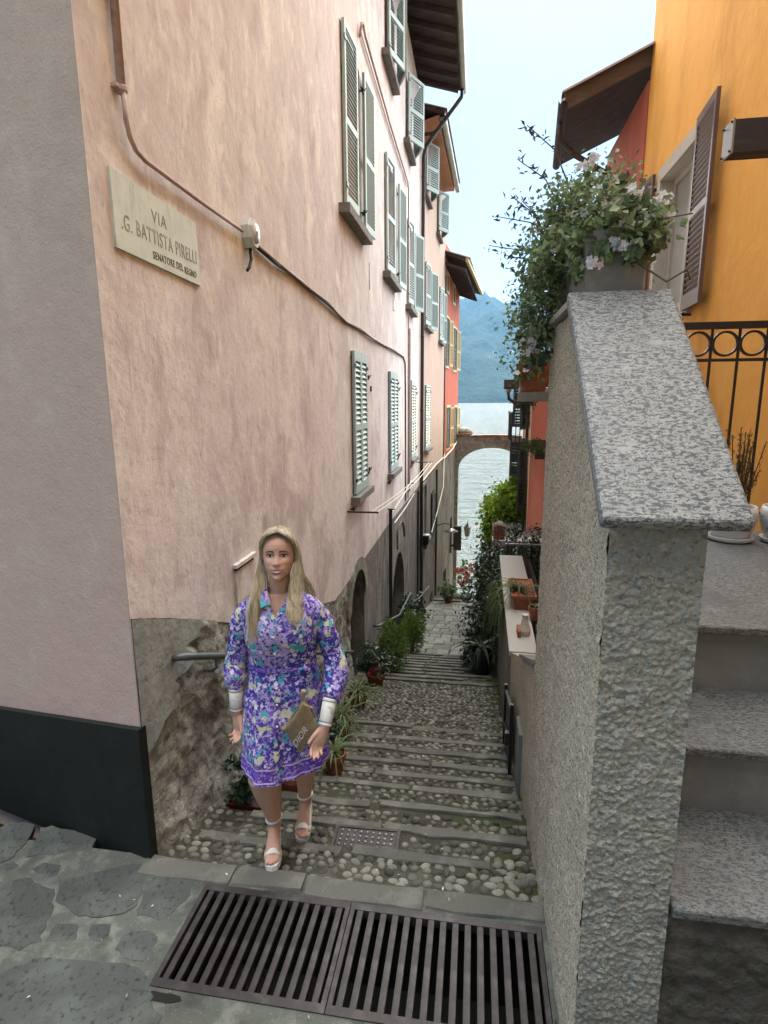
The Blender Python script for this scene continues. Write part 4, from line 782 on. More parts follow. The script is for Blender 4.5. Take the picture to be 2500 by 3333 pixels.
b = MB(); b.box(2.16, 4.0, 10.5, 10.6, 2.50, 2.70); b.build('fascia', M['wood'], rf); b = MB(); b.tube([(2.25, 10.6, 2.48), (2.28, 10.65, 2.3), (2.72, 11.4, 2.0), (2.76, 11.5, 1.8), (2.78, 11.55, -3)], .035, 8); b.build('downpipe', M['downp'], sh, smooth=True)
b = MB(); b.lathe([(.001, 0), (.06, .05), (.06, .12)], (2.26, 10.62, 2.40), 8); b.build('rain_head', M['metal'], sh)
bc = thing('balcony', 'small dark iron balcony on the salmon house above the bridge', 'balcony', (2.7, 13, 1.3))
b = MB(); b.box(2.45, 2.95, 12.4, 13.9, 1.15, 1.23); b.build('floor_slab', M['wood'], bc); b = MB(); b.box(2.45, 2.49, 12.4, 13.9, 1.93, 1.97); b.box(2.491, 2.9, 12.4, 12.44, 1.93, 1.97); b.build('handrail', M['black'], bc); bal = None
for k in range(16):
    px, py = (2.47, 12.43 + k * .13) if k < 12 else (2.47 + (k - 11) * .1, 12.42)
    if bal is None: b = MB(); b.box(px - .011, px + .011, py - .011, py + .011, 1.23, 1.93); bal = b.build('baluster', M['black'], bc, at=(px, py, 1.5)); p0 = (px, py)
    else: c = copyof(bal, bc); c.location = bal.location + Vector((px - p0[0], py - p0[1], 0))
# ---- balcony parapet with flower pots right behind the big wall
tb = thing('dark_balcony', 'dark boarded balcony with a pale slab edge behind the parapet wall', 'balcony', (2.4, 5.5, 2.4))
b = MB(); b.loft([[(2.08, 4.6, 2.33), (3.87, 4.6, 2.33), (3.87, 9.2, 2.42), (2.38, 9.2, 2.42)], [(2.08, 4.6, 2.42), (3.87, 4.6, 2.42), (3.87, 9.2, 2.51), (2.38, 9.2, 2.51)]]); b.build('floor_slab', M['slabw'], tb)
for i in range(6): b = MB(); b.loft([[(2.10 + .052 * i * .9, 4.62 + .75 * i, z), (2.10 + .052 * (i + 1) * .9, 4.61 + .75 * (i + 1), z), (2.12 + .052 * (i + 1) * .9, 4.61 + .75 * (i + 1), z), (2.12 + .052 * i * .9, 4.62 + .75 * i, z)] for z in (2.43 + .01 * i, 2.86 + .01 * i)]); b.build('board', M['wood'], tb)
for i in range(9): b = MB(); b.box(2.125 + .19 * i, 2.31 + .19 * i, 4.60, 4.62, 2.43, 2.82); b.build('board', M['wood'], tb)
# ---- arched footbridge over the alley
br = thing('arched_bridge', 'small arched stone footbridge crossing the alley in front of the lake', 'bridge', (2.4, 26, 0))
n = 16; xa0, xa1, zs, zc = .78, 3.95, -1.05, .02; am, rx, rz = (xa0 + xa1) / 2, (xa1 - xa0) / 2, zc - zs; b = MB()
ztop = lambda x: .50 + .08 * math.sin(math.pi * (x - .6) / 3.6) + (.16 * max(0, 1 - abs(x - 1.0) / .45))
xs = [.6] + [am - rx * math.cos(math.pi * i / n) for i in range(n + 1)] + [4.3]; zl = [-9] + [zs + rz * math.sin(math.pi * i / n) for i in range(n + 1)] + [-9]
for y0 in (25.4, 26.7):
    for i in range(len(xs) - 1):
        z0a, z0b = (zl[i], zl[i + 1]) if 0 < i < n + 1 else (-9, -9)
        b.quad((xs[i], y0, z0a), (xs[i + 1], y0, z0b), (xs[i + 1], y0, ztop(xs[i + 1])), (xs[i], y0, ztop(xs[i])))
for i in range(1, n + 1): b.quad((xs[i], 25.4, zl[i]), (xs[i + 1], 25.4, zl[i + 1]), (xs[i + 1], 26.7, zl[i + 1]), (xs[i], 26.7, zl[i]))
for i in range(len(xs) - 1): b.quad((xs[i], 25.4, ztop(xs[i])), (xs[i + 1], 25.4, ztop(xs[i + 1])), (xs[i + 1], 26.7, ztop(xs[i + 1])), (xs[i], 26.7, ztop(xs[i])))
for x in (xa0, xa1): b.quad((x, 25.4, -9), (x, 26.7, -9), (x, 26.7, zs), (x, 25.4, zs))
b.build('arch_wall', M['stone'], br); b = MB()
for i in range(9): x = .62 + i * .41; b.obox((x, 25.36, 0), V(1, 0, 0), V(0, 1, 0), 0, .4, 0, .25, ztop(x + .2) + .002, ztop(x + .2) + .05)
b.build('coping', M['terra'], br, kind='stuff')
bl = thing('boulder_parapet', 'rounded grey stone heap on the left end of the footbridge', 'stones', (1.0, 26, .6)); b = MB(); b.ball((1.02, 26, .72), (.42, .4, .26), 12, 8); b.build('rock', M['stone'], bl, smooth=True)
# ================================================================ THINGS ON THE WALLS
t = thing('street_sign', 'pale marble street name plate with faded lettering on the pink wall', 'street sign', (0, .52, 3.1))
b = MB(); pl = [(.14, 2.965), (.93, 2.945), (.915, 3.275), (.14, 3.29)]; b.loft([[P0(a, z, o) for a, z in pl] for o in (0, .012)]); b.build('plate', M['marble'], t)
def text(body, P, a, z, size, o, mt_, parent, name='lettering', sx=.75, rot=0, ext=.0006):
    cu = bpy.data.curves.new('t', 'FONT'); cu.body = body; cu.size = size; cu.align_x = 'CENTER'; cu.extrude = ext; cu.resolution_u = 3; cu.space_character = 1.12
    to = bpy.data.objects.new('t', cu); COL.objects.link(to); dg = bpy.context.evaluated_depsgraph_get(); me = bpy.data.meshes.new_from_object(to.evaluated_get(dg)); bpy.data.objects.remove(to)
    c, s_ = math.cos(rot), math.sin(rot); v = [P(a + (p.co.x * sx) * c - p.co.y * s_, z + (p.co.x * sx) * s_ + p.co.y * c, o + p.co.z) for p in me.vertices]; f = [tuple(q.vertices) for q in me.polygons]
    b = MB(); b.arr(v, f); return b.build(name, mt_, parent)
text('VIA', P0, .52, 3.155, .085, .0128, M['letter'], t, sx=1.0); text('.G. BATTISTA PIRELLI', P0, .545, 3.055, .098, .0128, M['letter'], t, sx=.70)
text('SENATORE DEL', P0, .585, 2.985, .05, .0128, M['letter2'], t, sx=.78); text('REGNO', P0, .815, 2.978, .05, .0128, M['letter2'], t, sx=.74)
t = thing('wall_conduit', 'painted conduit pipe bending above the street sign towards the junction box', 'conduit', (0, .3, 3.5))
b = MB(); b.tube([P0(.27, 9.7, .024), P0(.27, 6, .024), P0(.262, 3.62, .024)], .0185, 10); b.build('upper_pipe', M['pipe'], t, smooth=True)
b = MB(); b.tube([P0(.262, 3.64, .032), P0(.265, 3.52, .032), P0(.285, 3.46, .032), P0(.33, 3.42, .03), P0(.40, 3.405, .03), P0(.9, 3.40, .028), P0(1.55, 3.402, .03)], .0115, 9); b.build('lower_pipe', M['pipe'], t, smooth=True)
for z in (3.64, 4.0, 4.9): b = MB(); b.lathe([(.021, -.012), (.024, -.008), (.024, .008), (.021, .012)], P0(.266, z, .024), 12); b.obox(P0(.23, z, 0), P0.d, P0.n, -.012, .03, 0, .03, -.008, .008); b.build('clip', M['pipe'], t)
t = thing('junction_box', 'round grey electrical junction box with a short hanging cable on the pink wall', 'junction box', (0, 1.68, 3.4))
b = MB(); b.loft([[P0(1.675 + r * .085 * math.cos(q) , 3.415 + r * .105 * math.sin(q), o) for q in [2 * math.pi * (k + .5) / 8 for k in range(8)]] for o, r in ((0, .95), (.05, 1.0), (.058, .9), (.075, .86))]); b.build('housing', M['plastic'], t)
b = MB(); b.loft([[P0(1.675 + r * .055 * math.cos(q), 3.415 + r * .065 * math.sin(q), o) for q in [2 * math.pi * k / 14 for k in range(14)]] for o, r in ((.074, 1.0), (.086, .95))]); b.build('cover', M['wpot'], t, smooth=True)
b = MB(); b.loft([[P0(1.675 + r * .014 * math.cos(q), 3.415 + r * .018 * math.sin(q), o) for q in [2 * math.pi * k / 8 for k in range(8)]] for o, r in ((.086, 1.0), (.09, .9))]); b.build('screw', M['black'], t)
b = MB(); b.tube([P0(1.66, 3.33, .035), P0(1.66, 3.25, .04), P0(1.63, 3.19, .035), P0(1.60, 3.165, .03)], .011, 7); b.build('cable_tail', M['black'], t, smooth=True)
t = thing('wall_cable', 'dark cable running from the junction box along the pink wall, then down', 'cable', (0, 5, 3.2))
b = MB(); pts = [P0(a, z + .012 * math.sin(a * 5), .02 + .006 * math.sin(a * 9)) for a, z in [(1.72, 3.37), (2.2, 3.355), (2.7, 3.34), (3.2, 3.32), (3.8, 3.285), (4.2, 3.25), (4.7, 3.225), (5.5, 3.215), (6.4, 3.20), (7.5, 3.20), (8.6, 3.21), (9.7, 3.22), (10.2, 3.19), (10.5, 3.08), (10.55, 2.6), (10.6, .9), (10.6, 0)]]; b.tube(pts, .016, 7); b.build('cable', M['downp'], t, smooth=True)
b = MB(); b.tube([p + V(.014, 0, .012 * math.sin(i * 2.1)) for i, p in enumerate(pts[:13])], .008, 6); b.build('thin_cable', M['pipe'], t, smooth=True)
t = thing('gas_pipe', 'thin pink painted pipe rising along the upper pink wall', 'pipe', (0, 8, 6.9))
b = MB(); b.tube([P0(5.75, 6.78, .02), P0(5.75, 6.93, .05), P0(5.85, 6.98, .05), P0(6.0, 6.92, .05), P0(8.2, 6.84, .04), P0(10.8, 6.8, .04), P0(10.95, 6.7, .04), P0(10.97, 0, .04)], .016, 7); b.build('pipe', M['pipe'], t, smooth=True)
b = MB(); b.tube([P0(5.75, 6.86, .03), P0(8.2, 6.76, .03), P0(10.85, 6.72, .03)], .008, 6); b.build('wire', M['pipe'], t)
b = MB(); b.tube([P0(11.35, 3.9, .03), P0(11.35, .1, .03)], .02, 6); b.build('side_pipe', M['pipe'], t)
# clothes lines
def arm(a, z, L): b = MB(); b.tube([P0(a, z, 0), P0(a, z, L)], .013, 7); return b
t = thing('clothes_line', 'two white clothes lines stretched between iron arms under the windows', 'clothes line', (0, 8, .8))
arm(4.66, .90, .40).build('iron_arm', M['black'], t); arm(13.2, .62, .45).build('iron_arm', M['black'], t)
for o in (.38, .30):
    b = MB(); n = 12; b.tube([P0(4.66 + 8.54 * i / n, .90 - .28 * i / n - .10 * math.sin(math.pi * i / n), o + (.05 * i / n)) for i in range(n + 1)], .008, 5); b.build('rope', M['rope'], t)
t = thing('clothes_line', 'shorter pair of white clothes lines hung low beside the thin pipe', 'clothes line', (0, 9.5, .2)); 
for (a0, z0, a1, z1, o) in ((8.0, .26, 11.2, .40, .10), (8.1, .02, 11.6, .02, .12)):
    b = MB(); b.tube([P0(a0, z0, o), P0((a0 + a1) / 2, (z0 + z1) / 2 - .03, o), P0(a1, z1, o)], .011, 5); b.build('rope', M['rope'], t)
arm(8.0, .30, .14).build('iron_arm', M['black'], t); arm(11.4, .3, .14).build('iron_arm', M['black'], t)
t = thing('sagging_cable', 'pale sagging cable along the grey foot of the beige house', 'cable', (.1, 17, -1))
b = MB(); b.tube([PB(2.9, -2.2, .06), PB(4.2, -1.7, .12), PB(5.6, -1.0, .2), PB(6.8, -.4, .1), PB(7.4, .1, .05)], .016, 6); b.build('cable', M['rope'], t)
b = MB(); b.tube([PR(0, -.1, .04), PR(2.4, .1, .08), PR(4.5, .35, .04)], .03, 6); b.tube([PB(.6, -.1, .03), PB(4, .02, .06), PB(7.3, -.05, .03)], .02, 6); tag(b.build('cable_bundle', M['rope'], None), 'pale cable bundle following the lower edge of the coloured plaster', 'cable')
# handrails
def handrail(pts, label, posts):
    t = thing('handrail', label, 'handrail', tuple(pts[0]), 'steel handrails on the left wall'); b = MB(); p0, p1 = V(*pts[0]), V(*pts[1]); d = unit(p1 - p0)
    b.tube([V(.0, *(pts[0])[1:]) + V(.01, -.02, .0), p0 + V(-.03, -.028, .008), p0 + V(0, -.012, .006), p0 + d * .05] + [V(*q) for q in pts[1:]], .021, 10); b.build('rail', M['rail'], t, smooth=True)
    for s in posts: b = MB(); q = p0 + d * s; b.tube([q + V(0, 0, -.02), q + V(0, 0, -.075), q + V(-.03, 0, -.1), V(.0, q[1], q[2] - .1)], .009, 7); b.build('bracket', M['rail'], t, smooth=True)
handrail([(.085, .32, .955), (.085, 4.45, -.905)], 'grey handrail starting beside the woman at the top of the steps', (.38, 2.2, 4.1))
handrail([(.10, 6.35, -1.32), (.10, 8.9, -2.12), (.30, 9.3, -1.75)], 'second grey handrail, kinked, further down beside the green plants', (.4, 1.9))
handrail([(.12, 9.3, -2.15), (.12, 13.2, -3.25), (.12, 16.5, -4.0)], 'third grey handrail, lowest, beside the black downpipe', (.5, 3.4))
# lamp and boxes by the lake end
t = thing('wall_lantern', 'dark iron lantern on a wall bracket in front of the bright water', 'lantern', (1.0, 25.6, -3))
lx, ly, lz = 1.28, 25.5, -4.1
b = MB(); b.tube([PR(4.4, lz - .25, 0), PR(4.4, lz - .45, .3), (lx, ly, lz - .42)], .02, 6); b.tube([(lx, ly, lz - .44), (lx, ly, lz - .28)], .02, 6); b.build('bracket', M['black'], t)
b = MB()
for k in range(6):
    q = 2 * math.pi * k / 6; b.tube([(lx + .09 * math.cos(q), ly + .09 * math.sin(q), lz - .26), (lx + .16 * math.cos(q), ly + .16 * math.sin(q), lz + .2)], .012, 4)
b.build('frame', M['black'], t, kind='stuff'); b = MB(); b.lathe([(.085, -.25), (.15, .19)], (lx, ly, lz), 6); b.build('glass', M['lampg'], t)
b = MB(); b.lathe([(.19, .2), (.08, .3), (.05, .36), (.02, .42), (.01, .55)], (lx, ly, lz), 6); b.build('lamp_cap', M['black'], t)
t = thing('sign_box', 'dark box shaped shop sign sticking out of the wall by the lake', 'sign', (.8, 24, -3)); b = MB(); b.obox(PR(2.9, 0, 0), PR.d, PR.n, 0, .18, .12, .48, -4.75, -3.6); b.build('box', M['wood'], t); b = MB(); b.obox(PR(2.9, 0, 0), PR.d, PR.n, .05, .12, 0, .119, -3.8, -3.7); b.obox(PR(2.9, 0, 0), PR.d, PR.n, .05, .12, 0, .119, -4.6, -4.5); b.build('bracket', M['black'], t)
t = thing('dish_lamp', 'small pale street lamp shade on a bent arm over the lower path', 'lamp', (.5, 20, -2.6))
b = MB(); b.tube([PB(4.6, -2.35, 0), PB(4.9, -2.3, .3), PB(5.2, -2.4, .55), PB(5.2, -2.5, .55)], .018, 6); b.build('arm', M['black'], t); b = MB(); b.lathe([(.03, .12), (.08, .09), (.26, .0), (.25, -.02), (.05, .04)], PB(5.2, -2.66, .55), 14); b.build('lamp_shade', M['metal'], t, smooth=True)
t = thing('wall_urn', 'small dark urn shaped lamp on the grey wall beside the black downpipe', 'lamp', (.2, 14.4, -1.6)); c = PB(.35, -1.75, .16); b = MB(); b.lathe([(.05, -.28), (.10, -.2), (.12, -.02), (.09, .05)], c, 10); b.build('body', M['black'], t, smooth=True); b = MB(); b.lathe([(.13, .05), (.14, .08), (.03, .1)], c, 10); b.build('lid', M['metal'], t)
b = MB(); b.obox(PB(.3, -1.8, 0), PB.d, PB.n, 0, .06, 0, .08, -.03, .03); b.build('bracket', M['black'], t)
# ================================================================ POTS AND PLANTS
def pot(t, c, r, h, mt_='terra', name='pot'):
    b = MB(); b.lathe([(r * .70, 0), (r * .98, h * .8), (r * 1.08, h * .8), (r * 1.08, h), (r * .94, h), (r * .92, h * .9)], c, 16, cap=False); b.build(name, M[mt_], t, smooth=False)
    b = MB(); b.lathe([(r * .93, h * .88), (.001, h * .92)], c, 12, cap=False); b.build('soil', M['soil'], t)
def flowers(t, pts, r, mt_, n=5):
    first = None
    for p in pts:
        if first is None:
            b = MB()
            for k in range(n):
                a = 2 * math.pi * k / n + .3; d = V(math.cos(a), -.35, math.sin(a)); s_ = V(-math.sin(a), 0, math.cos(a)); q = np.asarray(p); b.add([q, q + d * r * .55 + s_ * r * .38 + V(0, -.2 * r, 0), q + d * r, q + d * r * .55 - s_ * r * .38 + V(0, -.2 * r, 0)], [(0, 1, 2), (0, 2, 3)])
            first = b.build('flower', M[mt_], t, at=p); f0 = np.asarray(p)
        else:
            c = copyof(first, t); c.location = first.location + Vector(np.asarray(p) - f0); c.rotation_euler = (rng.normal(0, .4), rng.normal(0, 1.2), rng.normal(0, .5)); k = rng.uniform(.75, 1.2); c.scale = (k, k, k)
def foli(t, mb, mt_, name='foliage'): return mb.build(name, M[mt_], t, kind='stuff')
def zg(s): return G(s) + .01
GP = 'potted plants along the left wall'
t = thing('planter', 'dark red planter trough with a leafy plant behind the woman\'s legs', 'planter', (.16, .72, zg(.72)), GP)
z = zg(.72); b = MB(); b.loft([[(x, y, zz) for x, y in ((.14 - k, .62 - k), (.34 + k, .62 - k), (.34 + k, .76 + k), (.14 - k, .76 + k))] for zz, k in ((z, 0), (z + .07, .01), (z + .075, .02), (z + .095, .02), (z + .095, .008), (z + .08, .004))]); b.build('trough', M['redpl'], t); foli(t, clumps(MB(), (.2, .7, z + .22), (.13, .1, .14), 14, 22, .05), 'leafd')
t = thing('potted_plant', 'plant in a red clay pot half hidden between the woman\'s calves', 'potted plant', (.40, .98, zg(1.0)), GP); pot(t, (.42, 1.0, zg(1.0)), .105, .17); foli(t, clumps(MB(), (.40, 1.05, zg(1) + .33), (.17, .15, .18), 14, 24, .05), 'leaf')
def spider(c, r, label, n=60, ln=.42, group=GP, h=.16, mt_='terra'):
    t = thing('spider_plant', label, 'potted plant', c, group); pot(t, c, r, h, mt_); foli(t, blades(MB(), V(*c) + V(0, 0, h * .9), n, ln * .85, .007, 1.0, .95, 1.0), 'blade'); return t
spider((.62, 1.35, zg(1.40)), .08, 'low grassy plant at the edge of the steps just behind the woman', 44, .36)
t = thing('potted_plant', 'small pot with dark purplish leaves and a pink bloom beside the woman\'s bag', 'potted plant', (.44, 1.75, zg(1.75)), GP); pot(t, (.44, 1.75, zg(1.75)), .085, .13); foli(t, clumps(MB(), (.44, 1.75, zg(1.75) + .24), (.16, .14, .13), 16, 26, .045), 'leafd'); flowers(t, [(.40, 1.62, zg(1.75) + .34), (.43, 1.64, zg(1.75) + .36)], .022, 'petalp')
spider((.47, 2.22, zg(2.24)), .09, 'large striped spider plant in a clay pot beside the upper steps', 80, .50)
spider((.40, 3.25, zg(3.25)), .10, 'striped spider plant hanging over its pot on the sloping landing', 80, .52)
t = thing('potted_plant', 'potted plant with dark leaves and one crimson flower by the second doorway', 'potted plant', (.40, 4.35, zg(4.35)), GP); pot(t, (.40, 4.35, zg(4.35)), .12, .17); foli(t, clumps(MB(), (.40, 4.35, zg(4.35) + .36), (.26, .24, .22), 26, 30, .06), 'leafd'); flowers(t, [(.40 + rng.normal(0, .05), 4.12, zg(4.35) + .36 + rng.normal(0, .05)) for _ in range(6)], .035, 'petalr')
for (c, r, lab) in (((.42, 5.75, zg(5.8)), (.25, .45, .42), 'larger feathery green bush growing against the grey wall'), ((.46, 8.3, zg(8.3)), (.27, .45, .44), 'further feathery green bush at the start of the flagstones')):
    t = thing('feathery_bush', lab, 'bush', c, 'feathery bushes on the left'); b = MB(); b.tube([c, V(*c) + V(0, 0, .4)], .02, 6); b.build('stem', M['stem'], t)
    b = MB(); P, d = blob(1500, V(*c) + V(0, 0, .42), r, shell=.25); leaves(b, P, .10, .2, asp=.16, dirs=d * .8 + V(0, 0, .6)); foli(t, b, 'fern')
t = thing('potted_plant', 'low green plant in a pot in the shaded arch niche', 'potted plant', (.30, 9.8, zg(9.8)), GP); pot(t, (.3, 9.8, zg(9.8)), .13, .2); foli(t, clumps(MB(), (.28, 9.8, zg(9.8) + .55), (.26, .34, .4), 26, 26, .09), 'leafd'); flowers(t, [(.36 + rng.normal(0, .06), 9.6, zg(9.8) + .62 + rng.normal(0, .1)) for _ in range(5)], .05, 'petal')
t = thing('potted_plant', 'small grey bush by the last doorway at the end of the path', 'potted plant', (.7, 18, zg(18)), GP); pot(t, (.72, 18.0, zg(18)), .16, .22); foli(t, clumps(MB(), (.72, 18, zg(18) + .5), (.32, .32, .3), 24, 26, .1), 'leafg')
t = thing('oleander', 'pink flowering shrub against the bright water at the lake end', 'shrub', (1.1, 22, -8)); b = MB(); b.tube([(1.15, 22.5, -8), (1.2, 22.5, -5.6)], .03, 6); b.build('stem', M['stem'], t); foli(t, clumps(MB(), (1.2, 22.5, -5.5), (.38, .4, .6), 16, 16, .14), 'leafb'); flowers(t, [(1.2 + rng.normal(0, .26), 22.2 + rng.normal(0, .15), -5.3 + rng.normal(0, .33)) for _ in range(26)], .12, 'petalp')
# ---- trough of ivy geraniums on the parapet
t = thing('geranium_trough', 'grey trough of trailing ivy geraniums with white flowers on top of the parapet wall', 'planter', (2.08, .4, 2.66))
b = MB(); rg = []
for z, k in ((2.672, -.018), (2.86, 0), (2.87, .012), (2.905, .012), (2.905, -.004), (2.88, -.006)): rg.append([(x, y, z) for x, y in ((1.975 - k, .03 - k), (2.205 + k, .03 - k), (2.205 + k, .95 + k), (1.975 - k, .95 + k))])
b.loft(rg); b.build('trough', M['trough'], t); b = MB(); b.box(1.985, 2.195, .04, .94, 2.875, 2.886); b.build('soil', M['soil'], t)
b = MB(); clumps(b, (2.06, .42, 2.99), (.20, .46, .16), 100, 26, .030, cr=.2, asp=.75); clumps(b, (2.15, .12, 2.92), (.11, .18, .10), 40, 22, .036, cr=.25, asp=.9); clumps(b, (2.01, .45, 3.09), (.13, .30, .12), 60, 26, .024, cr=.25, asp=.55); foli(t, b, 'leafg')
b = MB(); clumps(b, (1.92, .62, 2.98), (.13, .42, .17), 60, 26, .03, asp=.6); clumps(b, (1.88, .72, 2.76), (.11, .30, .20), 70, 26, .03, asp=.6); clumps(b, (1.87, .85, 2.58), (.07, .2, .12), 26, 24, .03, asp=.6); clumps(b, (1.97, .10, 2.86), (.05, .10, .11), 22, 22, .032, asp=.7); clumps(b, (2.16, .03, 2.86), (.08, .05, .05), 16, 18, .034, asp=.85); clumps(b, (2.12, .02, 2.84), (.11, .06, .07), 12, 16, .04, asp=.9); b.build('trailing_foliage', M['leafg'], t, kind='stuff')
b = MB(); clumps(b, (2.09, .35, 2.93), (.15, .36, .11), 26, 20, .040, asp=.95); clumps(b, (1.88, .78, 2.66), (.08, .25, .22), 14, 18, .038, asp=.9); b.build('dark_foliage', M['leafd'], t, kind='stuff')
b = MB(); bl = MB()                                                     # thin sprigs against the sky
for (x, y, z, x1, z1) in ((1.92, .6, 3.05, 1.66, 3.13), (1.95, .5, 3.1, 1.74, 3.33), (1.97, .4, 3.15, 1.77, 3.42), (1.92, .7, 2.95, 1.63, 3.03), (1.90, .6, 2.9, 1.70, 2.96), (2.03, .3, 3.12, 2.0, 3.24), (2.12, .2, 3.04, 2.13, 3.14), (1.9, .55, 2.98, 1.72, 3.2), (1.9, .7, 3.05, 1.78, 3.22)):
    q = [V(x, y, z), V(x * .6 + x1 * .4, y, z * .35 + z1 * .65), V(x1, y - .02, z1)]; b.tube(q, [.004, .003, .002], 5); k = rng.integers(9, 14)
    P = np.array([q[1] * (1 - u_) + q[2] * u_ for u_ in rng.uniform(0, 1.05, 22)]) + rng.normal(0, .016, (22, 3)); leaves(bl, P, .034, .1, asp=.32)
b.build('sprig_stems', M['stem'], t, kind='stuff'); bl.build('sprig_leaves', M['leafd'], t, kind='stuff')
def umbel(c, n, r): return [np.asarray(c) + rng.normal(0, r, 3) * V(1, .5, .6) for _ in range(n)]
fl = umbel((2.01, .0, 2.79), 5, .018) + umbel((2.08, -.02, 2.835), 7, .022) + umbel((1.99, .12, 3.17), 6, .016) + umbel((2.05, .12, 3.10), 4, .012) + umbel((2.14, .05, 3.04), 4, .012) + umbel((2.24, .05, 3.0), 6, .016) + umbel((2.27, .06, 2.95), 4, .012) + umbel((2.12, .0, 2.925), 6, .016) + umbel((2.18, .02, 2.93), 4, .014) + umbel((1.87, .66, 2.60), 6, .03) + umbel((1.86, .72, 2.54), 5, .02) + umbel((2.05, .06, 3.0), 3, .02) + umbel((1.97, .1, 2.98), 3, .02)
flowers(t, [tuple(q + rng.normal(0, .008, 3)) for q in fl for _ in (0, 1)], .0155, 'petal')
b = MB(); b.tube([(2.16, .0, 2.78), (2.24, -.08, 2.70), (2.29, -.12, 2.73), (2.31, -.1, 2.70)], .004, 5); b.tube([(2.12, .05, 2.90), (2.25, .0, 2.93), (2.33, 0, 2.94)], .003, 5); b.build('runner', M['stem'], t, kind='stuff')
t = thing('flower_pot', 'orange clay pot with hanging flowers at the far end of the parapet', 'flower pot', (2.05, 1.9, 2.45)); pot(t, (2.0, 2.1, 2.35), .12, .2); foli(t, clumps(MB(), (1.99, 2.05, 2.62), (.2, .3, .18), 26, 24, .035), 'leaf'); b = MB(); b.box(1.9, 2.3, 1.9, 2.3, 2.28, 2.345); b.build('shelf', M['riser'], t); flowers(t, [(1.92 + rng.normal(0, .05), 1.85, 2.6 + rng.normal(0, .06)) for _ in range(10)], .02, 'petal')
t = thing('ivy', 'dark ivy creeping over the boarded balcony behind the parapet', 'ivy', (2.1, 4.5, 2.5)); b = MB()
clumps(b, (2.20, 4.5, 2.62), (.12, .2, .28), 30, 18, .05); clumps(b, (2.14, 4.55, 2.3), (.10, .2, .2), 16, 14, .05); b.build('foliage', M['leafd'], t, kind='stuff')
# ---- white pots on the landing
for (c, lab, kind) in (((3.28, 1.70, 1.366), 'white glazed pot with a dry rosemary bush on the granite landing', 0), ((3.60, 1.68, 1.366), 'white glazed pot with a drooping succulent at the right edge', 1)):
    t = thing('white_pot', lab, 'flower pot', c, 'white pots on the landing'); b = MB(); b.lathe([(.115, 0), (.135, .012), (.14, .03), (.12, .03)], c, 24); b.build('saucer', M['wpot'], t, smooth=False)
    b = MB(); b.lathe([(.085, .012), (.12, .05), (.145, .13), (.148, .2), (.138, .235), (.128, .235), (.13, .2)], c, 28, cap=False); b.build('pot', M['wpot'], t, smooth=True); b = MB(); b.lathe([(.132, .2), (.001, .215)], c, 16, cap=False); b.build('soil', M['soil'], t)
    if kind == 0:
        st = MB(); lf = MB()
        for i in range(34):
            a = rng.uniform(0, 6.28); r0 = rng.uniform(.0, .09); L = rng.uniform(.25, .55); tip = V(c[0] + r0 * math.cos(a) * 2.3, c[1] + r0 * math.sin(a) * 2, c[2] + .2 + L); bs = V(c[0] + r0 * math.cos(a), c[1] + r0 * math.sin(a), c[2] + .2); st.tube([bs, (bs + tip) / 2 + rng.normal(0, .01, 3), tip], .003, 4)
            P = np.array([bs + (tip - bs) * u_ for u_ in rng.uniform(.15, 1, 60)]) + rng.normal(0, .006, (60, 3)); leaves(lf, P, .028, .0, asp=.12, dirs=np.tile(V(0, 0, 1.2), (60, 1)))
        st.build('stems', M['stem'], t, kind='stuff'); lf.build('needles', M['rosem'], t, kind='stuff')
    else: foli(t, blades(MB(), V(*c) + V(0, 0, .2), 40, .26, .012, .9, .8, 1.2, 4), 'leafd')
# ---- right of the path: shrubs, pots, vine
t = thing('dark_shrub', 'tall dark glossy shrub along the right side of the lower steps', 'shrub', (1.8, 7, -2.3)); b = MB(); 
for x, y in ((1.8, 6.6), (1.85, 7.4), (1.78, 8.2)): b.tube([(x, y, zg(y)), (x + .03, y, zg(y) + 1.2)], .025, 6)
b.build('stems', M['bark'], t, kind='stuff'); b = MB(); clumps(b, (1.88, 7.2, -1.15), (.34, 1.1, .62), 120, 20, .085, asp=.55); clumps(b, (1.98, 8.0, -.85), (.30, .7, .5), 60, 20, .085, asp=.55); clumps(b, (1.72, 6.6, -1.75), (.22, .6, .35), 50, 20, .085, asp=.5); foli(t, b, 'leafd')
t = thing('potted_plant', 'broad dark leaved plant in a dark blue pot on the right of the steps', 'potted plant', (1.74, 5.9, zg(5.9))); pot(t, (1.76, 5.95, zg(5.95)), .16, .36, 'downp'); foli(t, blades(MB(), (1.74, 5.95, zg(5.95) + .38), 46, .52, .032, .9, .8, 1.1, 4), 'leafd', 'leaves')
t = thing('reed_plant', 'yellowish drooping reedy plant spilling over the right wall', 'plant', (1.92, 5.0, -.3)); b = MB()
for i in range(7): blades(b, (1.93, 4.3 + .28 * i, -.12 - .04 * i), 26, .62, .007, .38, .25, 1.15)
foli(t, b, 'blade')
t = thing('potted_plant', 'spider plant in a long clay trough on the pale coping', 'planter', (2.1, 3.75, .07), None); b = MB(); b.loft([[(x, y, z) for x, y in ((2.02 - k, 3.65 - k), (2.26 + k, 3.65 - k), (2.26 + k, 4.25 + k), (2.02 - k, 4.25 + k))] for z, k in ((.067, -.03), (.2, 0), (.2, .015), (.235, .015), (.235, -.005), (.22, -.01))]); b.build('trough', M['terra'], t); foli(t, blades(MB(), (2.10, 3.85, .23), 70, .38, .008, 1, .9, 1.1), 'blade')
t = thing('flower_pot', 'small round clay pot beside the clay trough', 'flower pot', (2.24, 3.45, .07)); pot(t, (2.24, 3.42, .067), .07, .14); foli(t, blades(MB(), (2.24, 3.42, .2), 14, .16, .006), 'blade')
